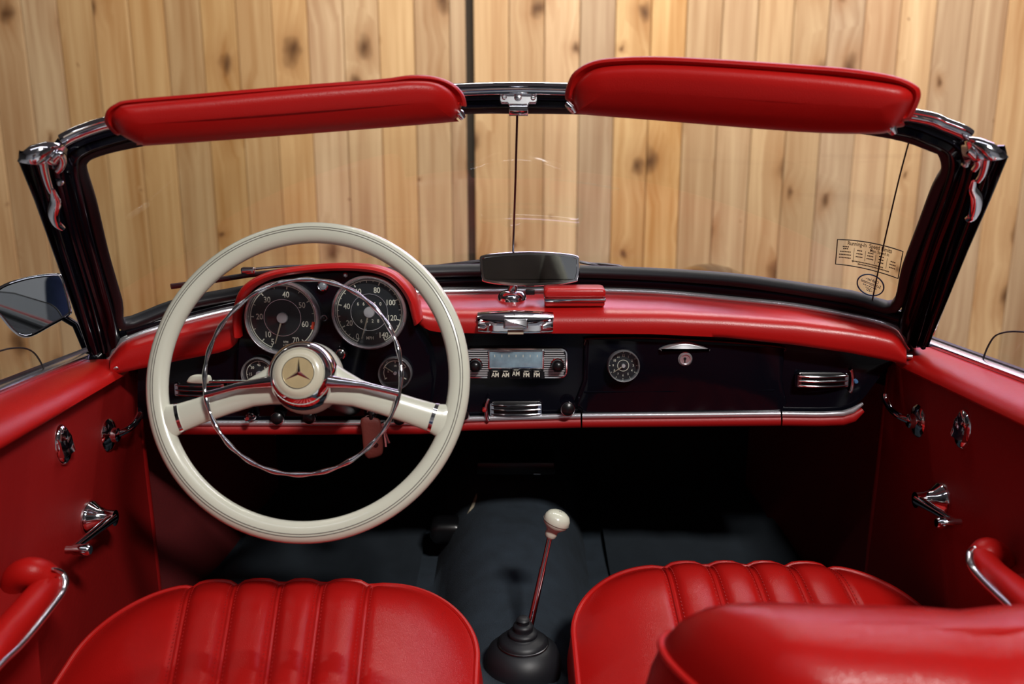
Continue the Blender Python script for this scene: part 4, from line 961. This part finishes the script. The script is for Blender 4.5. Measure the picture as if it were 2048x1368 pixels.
seat(-.603, -.048, .76, 1.228, [-.479, -.411, -.344, -.282, -.213], [.060, .050, .042, .032, .022], 'red leather driver seat with five raised seams, facing the steering wheel', -.22)
seat(.088, .622, .80, 1.285, [.2367, .3014, .362, .423, .4917], [-.006] * 5, 'red leather passenger seat with its rounded backrest in view', 0)

# ================================================================== DOORS
def door(side):
    s = side
    nm = 'driver' if s < 0 else 'passenger'
    if s < 0:
        T0, T1, L0, L1 = atX(212, 703, -.690), atX(0, 790, -.690), atX(258, 745, -.622), atX(0, 897, -.622)
    else:
        T0, T1, L0, L1 = atX(1836, 685, .690), atX(2048, 766, .690), atX(1790, 728, .622), atX(2048, 850, .622)
    t = thing('car_door', V((s * .66, .9, .30)), f'red trimmed {nm} door with padded top roll and chrome sill', 'car door', 'car doors')
    def TL(k): return T0 + (T1 - T0) * k, L0 + (L1 - L0) * k
    rows = []
    for k, sh in [(-.06, .35), (-.045, .72), (-.02, .93), (.01, 1)] + [(i * .125, 1) for i in range(1, 25)]:
        T, L = TL(k); K = V((L.x - s * -.0, (T.y + L.y) / 2, T.z + .004)); K.x = s * .628
        r = [T + V((s * .02, 0, -.004)), T]
        for q in range(1, 13):
            w = q / 12; r.append(T * (1 - w) ** 2 + K * (2 * w * (1 - w)) + L * w * w)
        r += [L + V((s * .008, 0, -.006)), L + V((s * .03, 0, -.004))]
        c = (T + L) / 2 + V((s * .02, 0, 0))
        rows.append([c + (p - c) * sh if sh < 1 else p for p in r])
    MB().grid(rows).build('top_roll', 'red_leather', t, smooth=70)
    # inner panel
    PX = s * .640
    def pz(Y): T, L = TL((L0.y - Y) / (L0.y - L1.y)); return L.z
    rows = []
    for i in range(26):
        Y = lerp(1.478, .15, i / 25); rows.append([V((PX + s * .004 * sin(k * .6 + Y * 3) * .3, Y, lerp(pz(Y) + .012, .33, k / 12))) for k in range(13)] + [V((PX + s * .02, Y, .31))])
    MB().grid(rows).build('inner_panel', 'red_door_vinyl', t, smooth=60)
    MB().loft([[V((s * .700, Y, z)), V((s * .78, Y, .70)), V((s * .80, Y, .30)), V((s * .66, Y, .30))] for Y, z in ((1.478, .828), (.15, .850))]).build('outer_skin', 'black_paint', t, smooth=0)
    # sill chrome
    def sillp(k): T, L = TL(k); return T + V((s * .010, 0, .003))
    MB().tube([sillp(-.12 + i * .13) for i in range(25)], 1.0, ups=V((0, 0, 1)), prof=rprof(.0105, .0045, 12)).build('sill_trim', 'satin_chrome', t, smooth=50)
    MB().tube([sillp(-.12 + i * .13) + V((s * .016, 0, .001)) for i in range(25)], .006, 8).build('window_felt', 'black_rubber', t)
    # window glass, lowered almost fully
    if s < 0: g = [(95, 760), (89, 742), (80, 722), (66, 704), (46, 696), (20, 697), (0, 702)]
    else: g = [(1962, 735), (1967, 716), (1975, 695), (1988, 674), (2004, 666), (2025, 663), (2048, 664)]
    gx = s * .704; e = [atX(p.x, p.y, gx) for p in spline([(a, b, 0) for a, b in g], 4)]; last = e[-1]
    e2 = e + [V((gx, last.y - .25, last.z + .015)), V((gx, .15, last.z + .02))]
    zb = .79
    MB().grid([[p, V((p.x, p.y, zb))] for p in e2]).build('window_glass', 'side_glass', t, smooth=0)
    MB().tube(e2, .0013, 6).build('glass_edge', 'decal_black', t)
    # screw in the top roll
    q = atX(*((230, 735) if s < 0 else (1818, 713)), s * .629)
    MB(frame(q, (0, -s, 0), (0, 0, 1))).lathe([(.0048, -.004), (.0048, .004), (.003, .0065), (0, .007)], 14).build('roll_screw', 'satin_chrome', t)
    def DF(u, v, off=0.0): return frame(atX(u, v, s * (.640 - off)), (0, -s, 0), (0, 0, 1))
    # release lever
    uv = (216, 870) if s < 0 else (1837, 842); f = DF(*uv)
    es = MB(f).lathe([(.026, -.002), (.026, .002), (.022, .006), (.012, .009), (.011, .016), (.008, .018), (0, .018)], 32).build('release_escutcheon', 'chrome', t)
    fd = 1 if True else -1
    pth = [V((0, 0, .012)), V((-fd * .018 * s * s, .002, .022)), V((-fd * .045, .004, .024)), V((-fd * .066, .014, .026)), V((-fd * .070, .024, .026))]
    # local x runs towards -s*Y; the lever points forward, so use the sign that gives +Y
    pth = [V((abs(p.x) * -s, p.y, p.z)) for p in pth]
    MB(f).tube(spline(pth, 4), .0058, 12).build('release_lever', 'chrome', es)
    # pull-out lock plate with finger cup
    uv = (122, 889) if s < 0 else (1930, 858); f = DF(*uv)
    ov_ = [(.019 * cos(a), .030 * sin(a)) for a in [2 * pi * k / 36 for k in range(36)]]
    lk = MB(f).slab(ov_, [(0, -.002), (0, .003), (.003, .007), (.008, .010)]).build('lock_plate', 'chrome', t, smooth=50)
    MB(f).loft([[V((x, y, z)) for x, z in ((-.0165, .003), (.0165, .003), (.0165, h * .8), (.009, h), (-.009, h), (-.0165, h * .8))] for y, h in ((.013, .007), (.008, .0105), (-.006, .0125), (-.013, .0145), (-.0145, .0125), (-.0148, .004))]).build('finger_flap', 'chrome', lk, smooth=40)
    # window crank
    uv = (178, 1036) if s < 0 else (1884, 1000); f = DF(*uv)
    es = MB(f).lathe([(.0275, -.002), (.0275, .003), (.025, .008), (.017, .016), (.013, .028), (.012, .040), (0, .041)], 32).build('crank_boss', 'chrome', t, smooth=40)
    fi = f.inverted()
    A = V((0, 0, .036)); B = fi @ (atX(142, 1100, -.606) if s < 0 else atX(1912, 1046, .606))
    MB(f).tube([A, A.lerp(B, .5), B], [.0078, .0058, .0052], 12).build('crank_arm', 'chrome', es)
    MB(f).tube([B + V((0, 0, -.006)), B + V((0, 0, .004)), B + V((0, 0, .0045)), B + V((0, 0, .024)), B + V((0, 0, .027))], [.006, .006, .0078, .0082, .006], 16).build('crank_knob', 'chrome', es)
    # armrest pull: padded loop with chrome edging
    if s < 0:
        A = [(30, 1185), (36, 1155), (58, 1144), (84, 1150), (94, 1172), (60, 1216), (12, 1272), (-48, 1342), (-108, 1412)]
        R_a = [.016, .018, .0185, .0185, .0185, .019, .020, .020, .020]; X = [-.632, -.618, -.600, -.588, -.582, -.580, -.580, -.580, -.580]
        ch = [(105, 1137), (122, 1146), (130, 1164), (122, 1188), (84, 1238), (40, 1290), (0, 1328), (-40, 1375), (-80, 1425)]
    else:
        A = [(2010, 1130), (1992, 1110), (1975, 1105), (1965, 1122), (1985, 1150), (2030, 1188), (2080, 1235), (2140, 1300), (2200, 1370)]
        R_a = [.015, .018, .019, .019, .019, .020, .021, .022, .022]; X = [.632, .618, .602, .592, .586, .582, .580, .580, .580]
        ch = [(1950, 1094), (1941, 1104), (1940, 1122), (1950, 1142), (1980, 1174), (2020, 1212), (2060, 1252), (2110, 1308), (2160, 1370)]
    pts = [atX(a, b, xx) for (a, b), xx in zip(A, X)]
    sm = spline(pts, 5); rr = [tab(i / (len(sm) - 1), [(k / (len(R_a) - 1), r) for k, r in enumerate(R_a)]) for i in range(len(sm))]; rr[0] *= .6
    ar = MB().tube(sm, rr, 16, ups=V((0, 0, 1))).build('armrest', 'red_leather', t, smooth=70)
    cp = spline([atX(a, b, s * .562 if i > 1 else s * .568) for i, (a, b) in enumerate(ch)], 5)
    MB().tube(cp, [.0048 * min(1, .3 + i * .12) for i in range(len(cp))], 10).build('chrome_edge', 'satin_chrome', ar)
    MB().loft([[V((s * .640, p.y, p.z - .005)), V((s * .602, p.y, p.z - .012)), V((s * .610, p.y - .01, .36)), V((s * .640, p.y - .01, .34))] for p in [sm[18], sm[24], sm[32], sm[40]]]).build('pocket_panel', 'red_door_vinyl', t, smooth=50)
for s in (-1, 1): door(s)

# ================================================================== OUTSIDE: MIRROR, WIPERS, BONNET
dm = thing('door_mirror', atY(150, 650, 1.46), 'chrome-rimmed exterior mirror outside the driver window', 'mirror')
mc = atY(70, 612, 1.47); ms2 = 1.49 / F
vd = (mc - CAM).normalized(); rd = V((.245, -1, -.05)).normalized(); n = (rd - vd).normalized()
mm = frame(mc, V((1, 0, 0)) - n * n.x, V((0, 0, 1)))
mm = Matrix.Translation(mc) @ n.to_track_quat('Z', 'Y').to_matrix().to_4x4()
inv = mm.inverted()
def on_mirror(u, v):
    d = ray(u, v); t = (mc - CAM).dot(n) / d.dot(n); q = inv @ (CAM + d * t); return (q.x, q.y)
mpx = [(-22, 612), (-14, 585), (10, 567), (60, 552), (112, 546), (126, 552), (134, 575), (144, 618), (138, 632), (100, 654), (64, 673), (42, 674), (22, 660), (0, 634)]
mo2 = [on_mirror(p.x, p.y) for p in spline([(a, b, 0) for a, b in mpx], 4, closed=True)]
MB(mm).slab(mo2, [(.022, -.030), (.008, -.022), (.001, -.010), (0, 0), (.001, .003), (.0035, .004), (.0055, .002)]).build('housing', 'chrome', dm, smooth=50)
MB(mm).slab(inset(mo2, .0045), [(0, .0), (0, .0022)]).build('mirror_glass', 'mirror_glass', dm, smooth=20)
MB().tube([mc + V((.03, .02, -.02)), mc + V((.06, .01, -.035)), mc + V((.085, .0, -.10))], .0065, 10).build('stalk', 'black_paint', dm)
wi = 'windscreen wipers'
w1 = thing('windscreen_wiper', gl(497, 548, -.03), 'wiper lying outside the glass behind the steering wheel, blade to the left', 'wiper', wi)
MB().tube([gl(a, b, -.022) for a, b in ((342, 573), (380, 568), (440, 559), (497, 550), (560, 543), (640, 536))], .0046, 8).build('blade', 'black_rubber', w1)
MB().box(gl(497, 541, -.030), (.024, .012, .012), .003).build('clip', 'chrome', w1)
MB().tube([gl(a, b, -.036) for a, b in ((497, 539), (560, 533), (640, 531), (720, 537))], .0022, 8).build('arm', 'dark_metal', w1)
w2 = thing('windscreen_wiper', gl(1240, 545, -.03), 'wiper arm outside the glass just right of the rear-view mirror', 'wiper', wi)
MB().tube([gl(a, b, -.03) for a, b in ((1100, 521), (1160, 524), (1182, 528), (1200, 533))], .0028, 8).build('arm', 'dark_metal', w2)
p_ = [gl(a, b, -.034) for a, b in ((1182, 529), (1205, 532), (1235, 539), (1264, 548))]
MB().tube(p_, [.004, .006, .010, .008], 10).build('pivot_cover', 'black_plastic', w2)
w3 = thing('windscreen_wiper', gl(900, 530, -.03), 'wiper arm outside the glass just left of the rear-view mirror', 'wiper', wi)
MB().tube([gl(a, b, -.03) for a, b in ((846, 538), (882, 533), (960, 523), (1040, 521))], [.004, .0045, .004, .003], 8).build('arm', 'dark_metal', w3)
rows = []
for j in range(40):
    row = []
    for i in range(61):
        x = -.74 + 1.48 * i / 60; Y0 = Yg(x, .87) + .01; Y = lerp(Y0, 3.35, j / 39)
        z = .895 - .10 * x * x - .165 * (Y - 1.68) - .02 * max(0, Y - 2.6) - 3.4 * max(0, abs(x) - .58) ** 2
        z += .090 * exp(-((abs(x) - .52) / .13) ** 2) * exp(-((Y - 2.35) / .45) ** 2)
        if j == 0: z = min(z, .885 - .13 * x * x)
        row.append(V((x, Y, z)))
    rows.append(row + [V((.75, row[-1].y, .35))])
rows = [[V((-.75, r[0].y, .35))] + r for r in rows]
bo = MB().grid(rows).build('bonnet', 'black_paint', smooth=60)
tag(bo, 'glossy black car bonnet beyond the windscreen', 'car bonnet')

# ================================================================== THE PHOTOGRAPHER, SEEN IN THE MIRRORS
def skinned(name, verts, edges, mat_, parent, root=0, sub=2):
    me = bpy.data.meshes.new(name); c = ORG[parent.name] if parent else V(verts[0][0])
    me.from_pydata([V(p) - c for p, r in verts], edges, [])
    o = bpy.data.objects.new(name, me); COL.objects.link(o)
    if parent: o.parent = parent
    else: o.location = c
    ORG[o.name] = c
    sk = o.modifiers.new('skin', 'SKIN'); sk.use_smooth_shade = True
    ss = o.modifiers.new('subsurf', 'SUBSURF'); ss.levels = sub; ss.render_levels = sub
    for i, (p, r) in enumerate(verts): me.skin_vertices[0].data[i].radius = (r, r) if not isinstance(r, tuple) else r; me.skin_vertices[0].data[i].use_root = (i == root)
    me.materials.append(MAT[mat_]); return o
mat('skin_tone', (.50, .30, .22), .5); mat('olive_cloth', (.055, .052, .034), .9, bump=.5, bscale=90, var=.3, vscale=12); mat('dark_hair', (.02, .015, .01), .6); mat('shoe_black', (.01, .01, .01), .4)
px_, py_ = -.08, -.52
ps = thing('person', (px_, py_, 0), 'person in olive jacket and blue jeans standing behind the car, seen in the mirrors', 'person')
P = lambda x, y, z: V((px_ + x, py_ + y, z))
skinned('body', [(P(0, 0, .95), (.10, .075)), (P(0, .0, 1.20), (.09, .07)), (P(0, .02, 1.40), (.09, .065)), (P(0, .03, 1.52), .05), (P(0, .06, 1.60), (.068, .075)), (P(0, .075, 1.68), (.078, .092)), (P(0, .06, 1.76), (.055, .065)),
    (P(-.19, .02, 1.42), .05), (P(-.25, .07, 1.20), .042), (P(-.12, .30, 1.18), .032), (P(-.08, .36, 1.20), (.035, .02)), (P(.19, .02, 1.42), .05), (P(.25, .07, 1.20), .042), (P(.12, .30, 1.18), .032), (P(.08, .36, 1.20), (.035, .02)),
    (P(-.10, 0, .90), .075), (P(-.12, .02, .50), .05), (P(-.13, -.01, .09), .036), (P(-.13, .13, .04), .034), (P(.10, 0, .90), .075), (P(.12, .02, .50), .05), (P(.13, -.01, .09), .036), (P(.13, .13, .04), .034)],
    [(0, 1), (1, 2), (2, 3), (3, 4), (4, 5), (5, 6), (2, 7), (7, 8), (8, 9), (9, 10), (2, 11), (11, 12), (12, 13), (13, 14), (0, 15), (15, 16), (16, 17), (17, 18), (0, 19), (19, 20), (20, 21), (21, 22)], 'skin_tone', ps)
skinned('jacket', [(P(0, 0, 1.02), (.20, .15)), (P(0, 0, 1.20), (.20, .15)), (P(0, .02, 1.42), (.20, .15)), (P(0, .03, 1.52), .09),
    (P(-.20, .02, 1.42), .075), (P(-.27, .07, 1.20), .062), (P(-.14, .27, 1.18), .048), (P(.20, .02, 1.42), .075), (P(.27, .07, 1.20), .062), (P(.14, .27, 1.18), .048)],
    [(0, 1), (1, 2), (2, 3), (2, 4), (4, 5), (5, 6), (2, 7), (7, 8), (8, 9)], 'olive_cloth', ps)
skinned('jeans', [(P(0, 0, .95), (.15, .115)), (P(-.10, 0, .86), .10), (P(-.12, .02, .50), .072), (P(-.13, -.01, .10), .060), (P(.10, 0, .86), .10), (P(.12, .02, .50), .072), (P(.13, -.01, .10), .060)],
    [(0, 1), (1, 2), (2, 3), (0, 4), (4, 5), (5, 6)], 'denim', ps)
skinned('hair', [(P(0, .03, 1.66), (.082, .06)), (P(0, .055, 1.75), (.078, .088)), (P(0, .075, 1.80), (.05, .06))], [(0, 1), (1, 2)], 'dark_hair', ps)
for sx in (-1, 1):
    skinned('shoe', [(P(sx * .13, -.03, .06), .05), (P(sx * .13, .06, .05), .05), (P(sx * .14, .17, .04), .042)], [(0, 1), (1, 2)], 'shoe_black', ps)
    for k in range(4):
        bx_ = sx * (.075 - .012 * k * 0); skinned('finger', [(P(sx * .075, .345, 1.225 - .018 * k), .010), (P(sx * .045, .375, 1.228 - .018 * k), .009), (P(sx * .015, .37, 1.228 - .018 * k), .008)], [(0, 1), (1, 2)], 'skin_tone', ps, sub=1)
    skinned('thumb', [(P(sx * .08, .33, 1.19), .011), (P(sx * .055, .33, 1.165), .010), (P(sx * .03, .335, 1.16), .009)], [(0, 1), (1, 2)], 'skin_tone', ps, sub=1)
